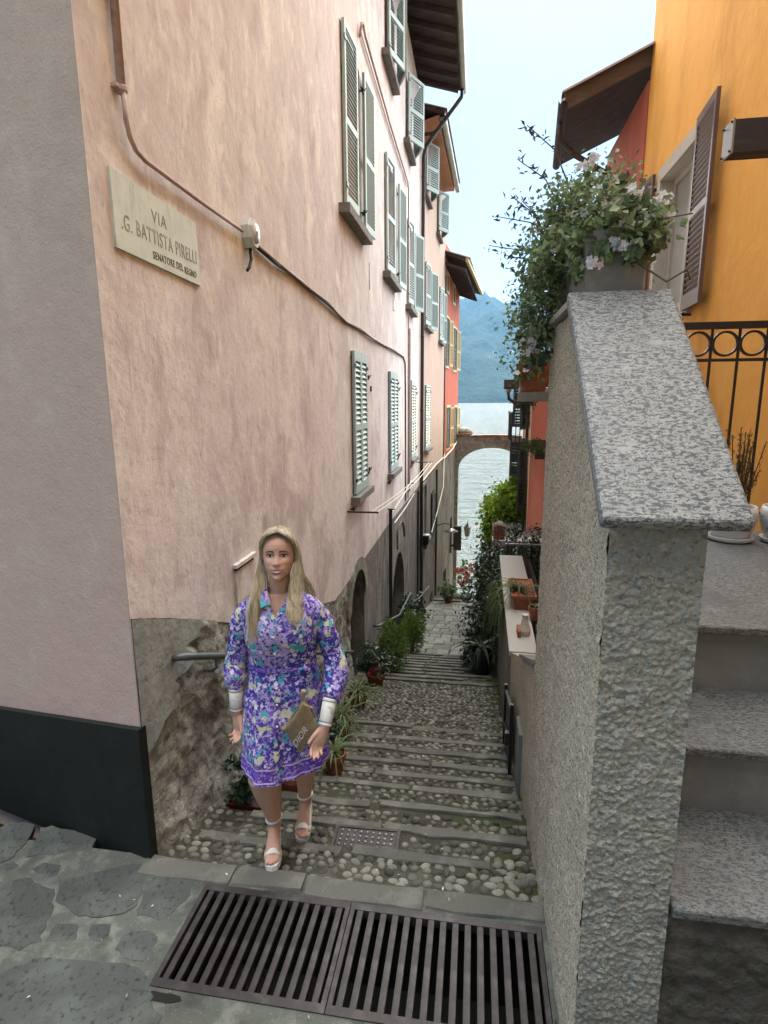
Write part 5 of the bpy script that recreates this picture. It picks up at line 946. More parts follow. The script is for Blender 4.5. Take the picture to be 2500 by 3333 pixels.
t = thing('stone_ornament', 'small pale brown stone ornament lying on the coping slab', 'ornament', (2.1, 3.0, .07)); b = MB(); b.loft([[(2.10 + r * .055 * math.cos(q), 3.02 + r * .07 * math.sin(q), .067 + z) for q in [2 * math.pi * k / 8 for k in range(8)]] for z, r in ((0, 1), (.05, 1.05), (.1, .7), (.16, .45), (.2, .55))]); b.build('body', M['frame'], t); b = MB(); b.box(2.03, 2.06, 2.92, 3.1, .067, .13); b.build('side', M['terra'], t)
t = thing('climber', 'dark flowering climber behind the wire fence', 'climber', (2.8, 8.9, -1)); b = MB(); clumps(b, (2.8, 8.95, -.95), (.75, .3, .42), 110, 16, .085); clumps(b, (2.7, 9.2, -.38), (.55, .3, .2), 50, 14, .07); foli(t, b, 'leafd'); flowers(t, [(2.3 + rng.uniform(0, .9), 8.75, -.35 + rng.normal(0, .1)) for _ in range(14)], .03, 'petal')
t = thing('vine', 'bright green sunlit vine hanging over the alley in front of the lake', 'vine', (2.4, 14, -.8)); b = MB(); b.tube([(2.9, 14.2, -4), (2.8, 14.2, -1.5), (2.4, 14.1, -.5)], .05, 7); b.build('trunk', M['bark'], t, smooth=True)
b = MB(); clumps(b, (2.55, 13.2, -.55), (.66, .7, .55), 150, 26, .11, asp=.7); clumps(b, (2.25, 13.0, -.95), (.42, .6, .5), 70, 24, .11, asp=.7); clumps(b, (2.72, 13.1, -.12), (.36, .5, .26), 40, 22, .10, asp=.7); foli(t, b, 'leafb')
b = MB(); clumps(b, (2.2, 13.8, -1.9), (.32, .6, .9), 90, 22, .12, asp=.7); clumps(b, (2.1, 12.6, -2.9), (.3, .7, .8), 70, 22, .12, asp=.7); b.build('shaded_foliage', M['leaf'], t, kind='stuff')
t = thing('ivy', 'ivy hanging from the right end of the footbridge and the dark awning', 'ivy', (2.9, 11, 1.2)); b = MB(); clumps(b, (2.95, 10.9, 1.25), (.4, .2, .12), 30, 18, .06); clumps(b, (3.6, 25.5, .35), (.5, .3, .25), 30, 16, .12); foli(t, b, 'leaf')
t = thing('round_stones', 'two pale boulders at the lower end of the path', 'boulders', (1.3, 18.8, -5.2)); 
for x, r in ((1.0, .2), (1.35, .24)): b = MB(); b.ball((x, 18.75, -5.15), (r, r * .8, r * .9), 12, 8); b.build('boulder', M['flag'], t, smooth=True)
# ---- white houses along the far shore
for i in range(30):
    x = rng.uniform(-260, 620); y = 2500 + rng.uniform(0, 40); w, h = rng.uniform(8, 20), rng.uniform(6, 14); z = -12 + rng.uniform(0, 22) * (i % 3 == 0)
    t = thing('far_house', 'white house on the far shore at the foot of the mountain', 'house', (x, y, z), 'white houses on the far shore'); b = MB(); b.box(x - w / 2, x + w / 2, y, y + 10, z - 20, z + h); b.build('wall', M['whitewall'], t)
    b = MB(); b.loft([[(x - w / 2 - .5, yy, z + h), (x, yy, z + h + 4), (x + w / 2 + .5, yy, z + h)] for yy in (y - .5, y + 10.5)]); b.build('roof', M['redroof'], t)
# ================================================================ THE WOMAN
YAW = R(12); EX, EY = V(math.cos(YAW), math.sin(YAW), 0), V(-math.sin(YAW), math.cos(YAW), 0); PO = V(.689, .157, 0)
def W_(p): return PO + EX * p[0] + EY * (p[1] - .08) + V(0, 0, p[2])
TILT = R(11)
def tilt(p):                                                            # the head tips back a little, she looks up at the camera
    w = sm(1.41, 1.50, p[2]) * TILT; y, z = p[1] - .065, p[2] - 1.50; c, s = math.cos(w), math.sin(w); k = 1 - .05 * (1 - sm(1.40, 1.48, p[2])); return (p[0] * k, .065 + y * c + z * s, 1.50 - y * s + z * c)
def wm_(b): b.v = [tuple(W_(tilt(p))) for p in b.v]; return b
M['skin'] = mat('tanned_skin', (.53, .315, .23), .5, .35, sss=.12, layers=[('noise', 40, (.56, .34, .25), .4, .7), ('noise', 9, (.49, .28, .20), .5, .75)], bumps=[('noise', 300, .0004)])
M['lip'] = mat('lips', (.36, .10, .085), .4, .4); M['brow'] = mat('eyebrow', (.075, .045, .028), .9, .1); M['eyew'] = mat('eye_white', (.62, .58, .54), .3, .5); M['iris'] = mat('iris', (.045, .035, .025), .2, .6); M['lash'] = mat('lashes', (.012, .008, .007), .8, .1); M['teeth'] = mat('teeth', (.54, .50, .45), .4, .5); M['nail'] = mat('pale_nail_polish', (.62, .46, .40), .3, .5)
M['hair'] = mat('blonde_hair', (.58, .505, .36), .45, .45, island=.42, layers=[('noise', (40, 40, 3), (.30, .245, .15), .48, .68), ('noise', (25, 25, 2), (.72, .67, .52), .55, .75)])
M['scalp'] = mat('hair_roots', (.15, .10, .05), .8, .2)
wp = dict(warp=1.3)
PR_ = [('noise', 5, (.035, .03, .25), .47, .55, dict(detail=4)), ('noise', 4.2, (.38, .29, .52), .52, .60, dict(detail=4)), ('noise', 3.6, (.30, .36, .60), .58, .64, dict(detail=4)), ('cell', 75, (.42, .33, .61), .55, .60, wp), ('cell', 105, (.04, .03, .22), .64, .68, wp), ('noise', 8, (.05, .36, .40), .60, .63, dict(detail=5, dist=.5)), ('cell', 36, (.58, .57, .36), .775, .785, dict(warp=.9)), ('cell', 64, (.62, .58, .73), .79, .81, wp), ('cell', 50, (.06, .38, .42), .80, .81, wp), ('noise', 120, (.12, .09, .33), .58, .66)]
M['print'] = mat('purple_floral_print', (.17, .10, .42), .75, .25, layers=PR_, bumps=[('noise', (22, 22, 9), .006, D2)])
M['band'] = mat('purple_hem_print', (.10, .045, .36), .75, .25, layers=[('cell', 110, (.36, .27, .55), .60, .64), ('noise', 30, (.16, .08, .44), .5, .6)])
M['whiteline'] = mat('pale_lilac_piping', (.55, .48, .72), .8, .2); M['cuff'] = mat('white_printed_cuff', (.70, .70, .64), .75, .25, layers=[('noise', 32, (.42, .47, .38), .55, .64, dict(detail=3)), ('noise', 45, (.58, .54, .66), .6, .68)])
M['shoe'] = mat('white_leather', (.72, .71, .68), .45, .4); M['button'] = mat('pale_button', (.72, .68, .70), .3, .5)
wo = thing('person', 'smiling blonde woman in a purple floral shirt dress stepping up onto the kerb', 'person', tuple(W_((0, .08, 0))))
HX, HY, CH = .003, .045, 1.472                                          # head centre and chin height
HZ = [0, .006, .016, .03, .045, .06, .075, .09, .105, .12, .135, .15, .17, .19, .205, .217, .225, .229]
HW = [.012, .024, .036, .047, .0555, .0615, .0655, .068, .070, .0715, .0725, .0725, .0705, .065, .056, .044, .028, .006]
HF = [.066, .077, .0825, .0825, .0855, .087, .085, .0845, .083, .082, .087, .0915, .0905, .083, .070, .053, .034, .006]
HB = [.0, .01, .02, .035, .05, .062, .072, .082, .09, .096, .1, .102, .1, .09, .077, .058, .036, .006]
def front_y(x, z):
    h = z - CH; w, f = np.interp(h, HZ, HW), np.interp(h, HZ, HF); u = min(1, abs(x - HX) / max(w, 1e-4)); y = f * (1 - u ** 2.3) ** (1 / 2.3)
    x = x - HX; g = lambda x0, z0, sx, sz: math.exp(-((x - x0) / sx) ** 2 - ((h - z0) / sz) ** 2)
    rid = .0195 * math.exp(-(x / .0075) ** 2) * sm(.132, .088, h) * sm(.070, .079, h) if False else 0
    t = (.13 - h) / (.13 - .080)
    if 0 <= t <= 1.25: rid = (.004 + .0175 * min(1, t) ** 1.3) * math.exp(-(x / (.0068 + .003 * min(1, t))) ** 2) * (1 if t <= 1 else max(0, 1 - ((t - 1) / .25) ** 2))
    y += rid + .006 * (g(.0125, .0815, .006, .007) + g(-.0125, .0815, .006, .007))
    y -= .0095 * (g(.031, .1145, .0145, .0095) + g(-.031, .1145, .0145, .0095)); y += .004 * (g(.028, .133, .018, .006) + g(-.028, .133, .018, .006))
    y += .0055 * (g(.042, .088, .017, .014) + g(-.042, .088, .017, .014)) + .003 * g(0, .0545, .022, .006) + .0035 * g(0, .041, .018, .006) - .003 * g(0, .031, .02, .005) + .004 * g(0, .014, .016, .01)
    return HY - y
def body_parts():
    b = MB(); rings = []; n = 72
    for h in np.concatenate([np.linspace(0, .02, 6), np.linspace(.025, .205, 62), np.linspace(.208, .229, 8)]):
        w, f, k = (np.interp(h, HZ, q) for q in (HW, HF, HB)); rg = []
        for i in range(n):
            a = 2 * math.pi * i / n; c, s = math.cos(a), math.sin(a); x = HX + w * np.sign(c) * abs(c) ** (2 / 2.3)
            rg.append((x, front_y(x, CH + h) if s < 0 else HY + k * abs(s) ** (2 / 2.2), CH + h))
        rings.append(rg)
    b.loft(rings)
    for sg in (-1, 1):                                                  # ears
        b.loft([[(HX + sg * (.0715 + o), HY + .012 + .015 * r * math.cos(a), CH + .112 + .029 * r * math.sin(a)) for a in [2 * math.pi * k / 12 for k in range(12)]] for o, r in ((-.01, .7), (.004, .8), (.013, 1.0), (.016, .85), (.010, .5))])
    b.tube([(0, .085, 1.34), (0, .08, 1.42), (.001, .07, 1.475), (HX, .065, 1.53)], [.062, .053, .050, .050], 20)
    tor = [(1.405, .085, .055, .078), (1.385, .105, .066, .08), (1.355, .14, .078, .08), (1.28, .168, .095, .075), (1.2, .16, .105, .07), (1.07, .145, .088, .075), (.95, .165, .1, .08), (.85, .175, .11, .09), (.78, .165, .105, .09)]
    b.loft([[(a_ * math.cos(t), cy + b_ * math.sin(t), z) for t in [2 * math.pi * k / 28 for k in range(28)]] for z, a_, b_, cy in tor])
    # collar bones
    for sg in (-1, 1): b.tube([(sg * .012, .026, 1.385), (sg * .05, .034, 1.388), (sg * .085, .06, 1.372)], .009, 8)
    # arms
    b.tube([(-.13, .08, 1.33), (-.19, .085, 1.26), (-.235, .09, 1.12), (-.245, .07, .98), (-.243, .05, .86), (-.243, .045, .80)], [.05, .048, .042, .038, .028, .026], 16)
    b.tube([(.13, .08, 1.33), (.20, .085, 1.25), (.262, .085, 1.08), (.262, .01, .96), (.228, -.07, .86), (.215, -.105, .80)], [.05, .048, .042, .038, .028, .026], 16)
    return b
def hand(b, wr, fd, ld, curl, ln=1.0, thumb=(.75, .55, .25), spread=1.0, tcurl=.3):
    """palm and five fingers: wr wrist, fd finger direction, ld towards the thumb; fingers bend towards pd"""
    wr, fd = V(*wr), unit(fd); ld = unit(np.asarray(ld) - fd * np.dot(ld, fd)); pd = np.cross(fd, ld) * curl[0]
    sw = lambda pts, r: b.tube(pts, r, 12, flat=ld)
    sw([wr - fd * .025, wr, wr + fd * .03 * ln, wr + fd * .06 * ln, wr + fd * .088 * ln], [(.026, .021), (.026, .019), (.034, .0185), (.039, .0165), (.036, .012)])
    tips = []
    for k, (off, L, r0) in enumerate(((.0255, .072, .0084), (.0085, .080, .0087), (-.0085, .074, .0083), (-.0245, .058, .0074))):
        p = wr + fd * (.080 - .004 * abs(k - 1.3)) * ln + ld * off; d = unit(fd + ld * off * 1.1 * spread); pts = [p - fd * .02, p]; rr = [r0, r0 * 1.05]; an = 0
        for j, fr in enumerate((.46, .30, .24)):
            an += curl[1 + j] * (1 + .12 * k); dd = d * math.cos(an) + pd * math.sin(an); p = p + dd * L * fr * ln; pts.append(p); rr.append(r0 * (1.0, .92, .72)[j])
        pts.append(p + dd * .004); rr.append(r0 * .35); sw(pts, rr); tips.append((p, dd, np.cross(dd, ld) * -curl[0], r0))
    p = wr + fd * .022 * ln + ld * .022; t1 = unit(fd * thumb[0] + ld * thumb[1] + pd * thumb[2]); t2 = unit(t1 + fd * tcurl + pd * tcurl * .6)
    pts = [p - t1 * .01, p + t1 * .018, p + t1 * .042 * ln, p + t1 * .042 * ln + t2 * .028 * ln, p + t1 * .042 * ln + t2 * .034 * ln]; b.tube(pts, [.015, .0135, .0105, .0088, .004], 12)
    tips.append((pts[3], t2, -pd, .009)); return tips
def foot(toe, ang, pitch, base):
    c, s = math.cos(ang), math.sin(ang); cp, sp = math.cos(pitch), math.sin(pitch)
    def F(x, y, z): y2, z2 = y * cp - z * sp, y * sp + z * cp; return V(toe[0] + x * c - y2 * s * 1, toe[1] + x * s + y2 * c, base + z2)
    return F
FA = foot((-.083, -.075), .05, 0, .008); FB = foot((.040, .20), -.10, R(10), -.078)
b = body_parts(); legs = []
for F, hip, knee, rk, rc, sg in ((FA, (-.088, .09, .84), (-.110, -.022, .485), .080, .075, -1), (FB, (.088, .11, .84), (.080, .205, .455), .072, .066, 1)):
    for i, (x, L, r) in enumerate(((-.026, .0, .0125), (-.008, -.004, .010), (.006, .0, .0095), (.019, .008, .009), (.030, .018, .0085))): x = x * -sg; b.tube([F(x * .9, .06, .048), F(x, .034 + L, .044), F(x, .012 + L, .036), F(x, .006 + L, .034)], [.012, r, r * .95, r * .5], 8)
    b.tube([F(0, .045, .046), F(0, .075, .053), F(0, .12, .082), F(0, .165, .108), F(0, .20, .112), F(0, .222, .10)], [(.034, .014), (.041, .021), (.034, .030), (.031, .040), (.030, .042), (.018, .022)], 14, flat=EX * 0 + V(1, 0, 0))
    an = F(0, .178, .165); an0 = F(0, .178, .10); kn = V(*knee); hp = V(*hip); sh_ = kn + (an - kn) * .32 + V(0, .016, 0)
    b.tube([hp, hp + (kn - hp) * .35, hp + (kn - hp) * .72, kn, kn + (an - kn) * .13 + V(0, .004, 0), sh_, kn + (an - kn) * .62 + V(0, .008, 0), an, an0], [.094, .092, .086, rk, rk * .93, rc, rc * .76, .040, .036], 20); legs.append((kn, an))
tips = hand(b, (-.243, .045, .80), (.10, -.12, -1), (.80, -.60, 0), (1, .40, .60, .50), thumb=(.95, .28, .25))
tips += hand(b, (.213, -.108, .80), (-.40, -.22, -.86), (-.72, -.22, .45), (-1, .22, .55, .55), thumb=(.85, .45, .1))
wm_(b); tmp = b.build('tmp', None); md = tmp.modifiers.new('r', 'REMESH'); md.mode = 'VOXEL'; md.voxel_size = .0036; md.use_smooth_shade = True
sm_ = tmp.modifiers.new('s', 'SMOOTH'); sm_.factor = .5; sm_.iterations = 3
me = bpy.data.meshes.new_from_object(tmp.evaluated_get(bpy.context.evaluated_depsgraph_get())); bpy.data.objects.remove(tmp)
me.transform(Matrix.Translation(-Vector(root_loc(wo)))); me.materials.clear(); me.materials.append(M['skin']); me.polygons.foreach_set('use_smooth', [True] * len(me.polygons))
bo = bpy.data.objects.new('body', me); COL.objects.link(bo); bo.parent = wo
def part(name, b, mt_, par=None, smooth=True, **k): return wm_(b).build(name, M[mt_], par or wo, smooth, **k)
# face
def patch(f, nu, nv, off):
    b = MB(); vs = []
    for j in range(nv + 1):
        for i in range(nu + 1): x, z = f(i / nu, j / nv); vs.append((x, front_y(x, z) - off, z))
    return b.add(vs, [(j * (nu + 1) + i, j * (nu + 1) + i + 1, (j + 1) * (nu + 1) + i + 1, (j + 1) * (nu + 1) + i) for j in range(nv) for i in range(nu)])
for sg in (-1, 1):
    ex, ez = HX + sg * .0315, CH + .1155
    lid = lambda u, v, k=1.0: (ex + (u - .5) * .033 * k, ez + .0012 * (u - .5) * sg + (.0068 * (1 - (2 * u - 1) ** 2) ** .8) * (v * 1.0 - (1 - v) * .62) * k)
    e = part('eye', patch(lid, 14, 5, .0022), 'eyew')
    ib = MB(); ib.lathe([(.0064, 0), (.0001, 0)], (0, 0, 0), 16, cap=False); ib.v = [(ex - .0 + p[0], front_y(ex + p[0], ez + .0006 + p[1] * .86) - .0029, ez + .0008 + p[1] * .84) for p in ib.v]; part('iris', ib, 'iris', e)
    ib = MB(); ib.lathe([(.0011, 0), (.0001, 0)], (0, 0, 0), 8, cap=False); ib.v = [(ex + .0016 + p[0], front_y(ex, ez) - .0034, ez + .0026 + p[1]) for p in ib.v]; part('glint', ib, 'eyew', e)
    up = lambda u, v: (ex + (u - .5) * .038 + sg * .0012 * u * (1 if sg > 0 else -1), ez + .0012 * (u - .5) * sg + .0066 * max(0, 1 - (2 * u - 1) ** 2) ** .8 - .0004 + v * (.0020 + .0022 * (u if sg > 0 else 1 - u)))
    part('eyelashes', patch(up, 14, 1, .0034), 'lash', e)
    lo = lambda u, v: (ex + (u - .5) * .029, ez + .0012 * (u - .5) * sg - .0036 * max(0, 1 - (2 * u - 1) ** 2) ** .8 - v * .0008); part('lower_lashes', patch(lo, 12, 1, .003), 'brow', e)
    bw = lambda u, v: (HX + sg * (.013 + .041 * u), CH + .1345 + .0055 * math.sin(math.pi * min(1, u * .85 + .08)) - .004 * u * u + (v - .5) * .0082 * (1 - u) ** .5); part('eyebrow', patch(bw, 16, 2, .0018), 'brow')
mz = CH + .0500; mw = .0315
ml = lambda u: .006 * (2 * u - 1) ** 2
up = lambda u, v: (HX + (u - .5) * 2 * mw, mz + ml(u) - .0002 + v * (.0062 * (1 - abs(2 * u - 1) ** 2.2) - .0013 * math.exp(-((u - .5) / .05) ** 2)))
lw_ = lambda u, v: (HX + (u - .5) * 2 * mw, mz + ml(u) - (.0090 + .0082 * v) * (1 - abs(2 * u - 1) ** 2.0) ** .9)
tt = lambda u, v: (HX + (u - .5) * 1.8 * mw, mz + ml(u * .9 + .05) - .0092 * v * (1 - abs(2 * u - 1) ** 2) ** .8)
part('mouth', patch(lambda u, v: (HX + (u - .5) * 1.96 * mw, mz + ml(u) +   .0008 - .0108 * v * (1 - abs(2 * u - 1) ** 2) ** .8), 18, 3, .0010), 'lash'); lp = part('lips', patch(up, 20, 3, .0026), 'lip'); part('lower_lip', patch(lw_, 20, 3, .0030), 'lip', lp); part('teeth', patch(tt, 16, 2, .0016), 'teeth')
for sg in (-1, 1): nb = MB(); nb.ball((HX + sg * .0068, front_y(HX + sg * .0068, CH + .0765) - .0002, CH + .0758), (.0034, .0028, .0016), 8, 4); part('nostril', nb, 'brow')
for (p, d, o, r) in tips: nb = MB(); nb.ball(p + o * r * .6 - d * .002, (r * .5, r * .5, r * .5), 7, 5); part('fingernail', nb, 'nail')
# hair
def strand(sg, v, lat, ln):
    f = {-1: [(.004, -.042, 1.700), (-.043, -.044, 1.685), (-.0725, -.012, 1.648), (-.082, .042, 1.592), (-.086, .050, 1.53), (-.090, .032, 1.46), (-.106, -.022, 1.365), (-.118, -.058, 1.225)],
         1: [(.006, -.042, 1.700), (.049, -.044, 1.683), (.0775, -.012, 1.645), (.085, .042, 1.588), (.084, .050, 1.52), (.076, .030, 1.45), (.078, -.024, 1.365), (.084, -.058, 1.305)]}[sg]
    k = [(sg * .004, .10, 1.70), (sg * .05, .135, 1.68), (sg * .078, .142, 1.62), (sg * .088, .14, 1.56), (sg * .088, .15, 1.48), (sg * .105, .175, 1.41), (sg * .115, .185, 1.33), (sg * .10, .19, 1.22)]
    w = sm(.30, .62, v); top = min(1, v * 1.25); pts = []
    for i, (p, q) in enumerate(zip(f, k)):
        t = top if i < 2 else (w + (top - w) * max(0, .5 - .25 * (i - 2))); p = V(*p) * (1 - t) + V(*q) * t
        if i in (0, 1): p[2] += .022 * math.sin(math.pi * min(1, top)) * (1 if i == 0 else .8)
        pts.append(p)
    spread = V(1, .9, 0) * .027
    for i in range(len(pts)): pts[i] = pts[i] + spread * lat * (0, .15, .12, .15, .35, .7, 1.0, 1.0)[i] + V(HX, 0, 0) + V(*rng.normal(0, .0026, 3)) - V(0, 0, 0)
    pts[-1] = pts[-2] + (pts[-1] - pts[-2]) * ln; out = []
    for i in range(len(pts) - 1):
        p0, p1, p2, p3 = pts[max(0, i - 1)], pts[i], pts[i + 1], pts[min(len(pts) - 1, i + 2)]
        for t in (0, .33, .67): out.append(.5 * ((2 * p1) + (p2 - p0) * t + (2 * p0 - 5 * p1 + 4 * p2 - p3) * t * t + (3 * p1 - p0 - 3 * p2 + p3) * t ** 3))
    out.append(pts[-1]); return out
b = MB()
for i in range(2900):
    sg = -1 if i % 2 else 1; v = rng.uniform(0, 1) ** 1.25; q = strand(sg, v, rng.normal(0, .62), rng.uniform(.15, 1.15)); a = .00115; n = len(q); b.tube(q, [a * (.55 + .45 * min(1, k / 3)) * (1 - .75 * max(0, (k / n - .7) / .3)) for k in range(n)], 3, cap=False)
hr = part('hair', b, 'hair', smooth=True)
b = MB(); b.ball((HX, HY + .024, 1.600), (.0765, .094, .104), 28, 18); part('scalp_hair', b, 'scalp', hr)
# dress
DRG = [(1.418, .078, .062, .078), (1.405, .098, .071, .08), (1.39, .120, .080, .08), (1.365, .152, .092, .08), (1.33, .180, .104, .078), (1.27, .190, .124, .070), (1.20, .184, .130, .066), (1.13, .174, .116, .07), (1.06, .165, .106, .075), (1.0, .178, .118, .08), (.92, .196, .132, .08), (.82, .212, .143, .076), (.70, .217, .150, .066), (.62, .219, .157, .058), (.538, .221, .163, .052)]
ZZ = [q[0] for q in DRG][::-1]
def dress(z, th, off=0.0):
    a, b_, cy = (np.interp(z, ZZ, [q[k] for q in DRG][::-1]) for k in (1, 2, 3)); c, s = math.cos(th), math.sin(th); p = 2 / 2.25
    low = sm(1.04, .55, z); fold = low * (.006 * math.sin(9 * th + 2) + .004 * math.sin(17 * th)) + .0022 * math.sin(40 * z + 3 * th) * sm(.0, .2, abs(z - 1.06) + .1); wr = .0045 * MN.noise(Vector((c * 3.2, s * 3.2, z * 9))) + .0035 * MN.noise(Vector((c * 6, s * 6 + z * 8, z * 16 + 3))); fold += wr * sm(1.41, 1.34, z); a += off + fold; b_ += off + fold
    x, y = a * np.sign(c) * abs(c) ** p, cy + b_ * np.sign(s) * abs(s) ** p
    if s < 0:
        fr = -s; y += low * .030 * math.sin(max(-1, min(1, (x + .02) / .16)) * 1.5) * fr - low * .022 * math.exp(-((x + .10) / .07) ** 2) * fr - .012 * math.exp(-((z - 1.24) / .055) ** 2) * (math.exp(-((x - .075) / .05) ** 2) + math.exp(-((x + .075) / .05) ** 2)) * fr
        y += low * .012 * (1 if x > -.018 else 0)
    return (x, y, z)
def hemz(th): return .012 * math.cos(2 * th) + .010 * math.sin(th)
def sheet(z0, z1, nz, off, n=128, cut=None, hem=False):
    b = MB(); vs = []; fs = []
    for j in range(nz + 1):
        for i in range(n):
            th = 2 * math.pi * (i + .5) / n; z = z0 + (z1 - z0) * j / nz; x, y, _ = dress(z, th, off); dz = hemz(th) * sm(.8, .54, z); vs.append((x, y, z + dz))
    for j in range(nz):
        for i in range(n):
            q = (j * n + i, j * n + (i + 1) % n, (j + 1) * n + (i + 1) % n, (j + 1) * n + i)
            if cut and cut(np.mean([vs[k] for k in q], 0)): continue
            fs.append(q)
    return b.add(vs, fs)
vcut = lambda c: c[1] < .06 and c[2] > 1.318 and abs(c[0] + .012) < (c[2] - 1.318) * .62
dr = part('dress', sheet(.622, 1.418, 90, 0, cut=vcut), 'print'); part('hem_band', sheet(.538, .622, 8, .0006), 'band', dr)
for z in (.612, .552): part('hem_piping', sheet(z - .0035, z + .0035, 1, .0022), 'whiteline', dr)
b = MB(); vs = []                                                       # overlapping front edge, slightly proud
for j in range(61):
    z = .538 + (1.318 - .538) * j / 60
    for k in range(5):
        x = -.034 + .030 * k / 4; lo = -math.pi; th = -math.pi / 2
        for _ in range(14): xx = dress(z, th)[0]; th += (x - xx) * 3.2
        q = dress(z, th, .004); vs.append((x, min(q[1], dress(z, th - .02, .004)[1]), z + hemz(th) * sm(.8, .54, z)))
b.add(vs, [(j * 5 + k, j * 5 + k + 1, j * 5 + k + 6, j * 5 + k + 5) for j in range(60) for k in range(4)]); part('placket', b, 'print', dr)
for sg in (-1, 1):                                                      # turned-back facing along the neckline
    b = MB(); rows_ = []
    for t in np.linspace(0, 1, 12):
        z = 1.306 + .112 * t; xc = -.012 + sg * (.004 + .066 * t); row = []
        for k in range(4):
            x = xc + sg * .016 * (k / 3) - sg * .006; th = -math.pi / 2
            for _ in range(14): th += (x - dress(min(z, 1.405), th)[0]) * 3.2
            q = dress(min(z, 1.405), th, .005); row.append((x, q[1] - .001, z))
        rows_.append(row)
    b.loft(rows_, cap=False, closed=False); part('neckline_facing', b, 'print', dr)
for z in (1.24, 1.15, .975, .90, .80): b = MB(); th = -math.pi / 2 - .12; q = dress(z, th, .009); b.ball((-.020, q[1], z), (.0065, .003, .0065), 10, 6); part('button', b, 'button', dr)
def sleeve(pts, rr, cuff0, cuff1, sg):
    n = 26; b = MB(); P = [V(*p) for p in pts]; out = []; ro = []
    for i in range(len(P) - 1):
        p0, p1, p2, p3 = P[max(0, i - 1)], P[i], P[i + 1], P[min(len(P) - 1, i + 2)]
        for t in np.linspace(0, 1, 9)[:-1]: out.append(.5 * ((2 * p1) + (p2 - p0) * t + (2 * p0 - 5 * p1 + 4 * p2 - p3) * t * t + (3 * p1 - p0 - 3 * p2 + p3) * t ** 3)); ro.append(rr[i] + (rr[i + 1] - rr[i]) * t)
    out.append(P[-1]); ro.append(rr[-1]); b.tube(out, ro, n); b.v = [(x + .0055 * MN.noise(Vector((x * 20, y * 20, z * 22))) * 1.8, y + .0065 * MN.noise(Vector((x * 20 + 9, y * 20, z * 24))) * 1.8, z) for x, y, z in b.v]
    s = part('sleeve', b, 'print', dr); c0, c1 = V(*cuff0), V(*cuff1); d = c1 - c0
    b = MB(); b.tube([c0, c0 + d * .02, c0 + d * .5, c0 + d * .98, c1], [.033, .0365, .034, .0335, .030], 22, cap=False); cf = part('cuff', b, 'cuff', s)
    for t in (.06, .94): b = MB(); b.tube([c0 + d * (t - .035), c0 + d * (t + .035)], [.0372 - .003 * t] * 2, 22, cap=False); part('cuff_trim', b, 'button', cf)
    for t in (.12, .87): b = MB(); b.tube([c0 + d * (t - .015), c0 + d * (t + .015)], [.0374 - .003 * t] * 2, 22, cap=False); part('cuff_line', b, 'trough', cf)
sleeve([(-.105, .08, 1.350), (-.160, .08, 1.312), (-.203, .085, 1.245), (-.230, .09, 1.12), (-.245, .085, 1.03), (-.247, .06, .965), (-.243, .052, .930)], [.046, .057, .058, .054, .062, .054, .036], (-.243, .052, .938), (-.243, .046, .822), -1)
sleeve([(.105, .08, 1.350), (.160, .08, 1.308), (.207, .085, 1.235), (.252, .085, 1.10), (.268, .055, 1.01), (.250, -.02, .925), (.240, -.042, .905)], [.046, .057, .058, .054, .063, .057, .037], (.241, -.040, .91), (.215, -.100, .806), 1)
for sg in (-1, 1):                                                      # collar flaps
    b = MB(); A = [(sg * .012 + 0, .150, 1.452), (sg * .058, .11, 1.452), (sg * .064, .07, 1.446), (sg * .052, .02, 1.424), (sg * .030 - .005, -.010, 1.372)]; Bp = [(sg * .012, .165, 1.425), (sg * .085, .12, 1.425), (sg * .098, .07, 1.416), (sg * .094, .012, 1.398), (sg * .082, -.026, 1.362)]
    for o in (0, .003): b.loft([[V(*p) + V(0, -o, o) for p in A], [(V(*p) + V(*q)) / 2 + V(0, -.006 - o, .006 + o) for p, q in zip(A, Bp)], [V(*p) + V(0, -o, o) for p in Bp]], cap=False, closed=False)
    part('collar', b, 'print', dr)
b = MB(); bl_ = [dress(1.055, 2 * math.pi * k / 64, .006) for k in range(65)]; b.loft([[(x, y, z + .011) for x, y, z in bl_], [(x * 1.012, y * 1.012 - .001, z) for x, y, z in bl_], [(x, y, z - .011) for x, y, z in bl_]], cap=False, closed=False); bt = part('belt', b, 'band', dr)
bx_, by_, bz_ = .098, dress(1.055, -math.pi / 2 + .62, .012)[1], 1.055
b = MB(); b.ball((bx_, by_ - .006, bz_), (.012, .010, .012), 10, 6)
for (dx, dz, sx) in ((.045, .018, 1), (.05, -.008, 1)): b.loft([[(bx_ + dx * t * sx, by_ - .006 - .012 * math.sin(math.pi * t) * o, bz_ + dz * t + h * (.006 + .016 * math.sin(math.pi * t * .8))) for h, o in ((-1, 0), (0, 1), (1, 0), (0, -.5))] for t in np.linspace(0, 1, 7)])
b.loft([[(bx_ + .002 + w * .014, by_ - .005 - .006 * t + .003 * math.sin(9 * t + w), bz_ - .135 * t) for w in (-1, 0, 1)] for t in np.linspace(0, 1, 9)], cap=False, closed=False); b.loft([[(bx_ + .014 + w * .011 + .012 * t, by_ - .002, bz_ - .09 * t) for w in (-1, 0, 1)] for t in np.linspace(0, 1, 7)], cap=False, closed=False); part('bow', b, 'print', bt)
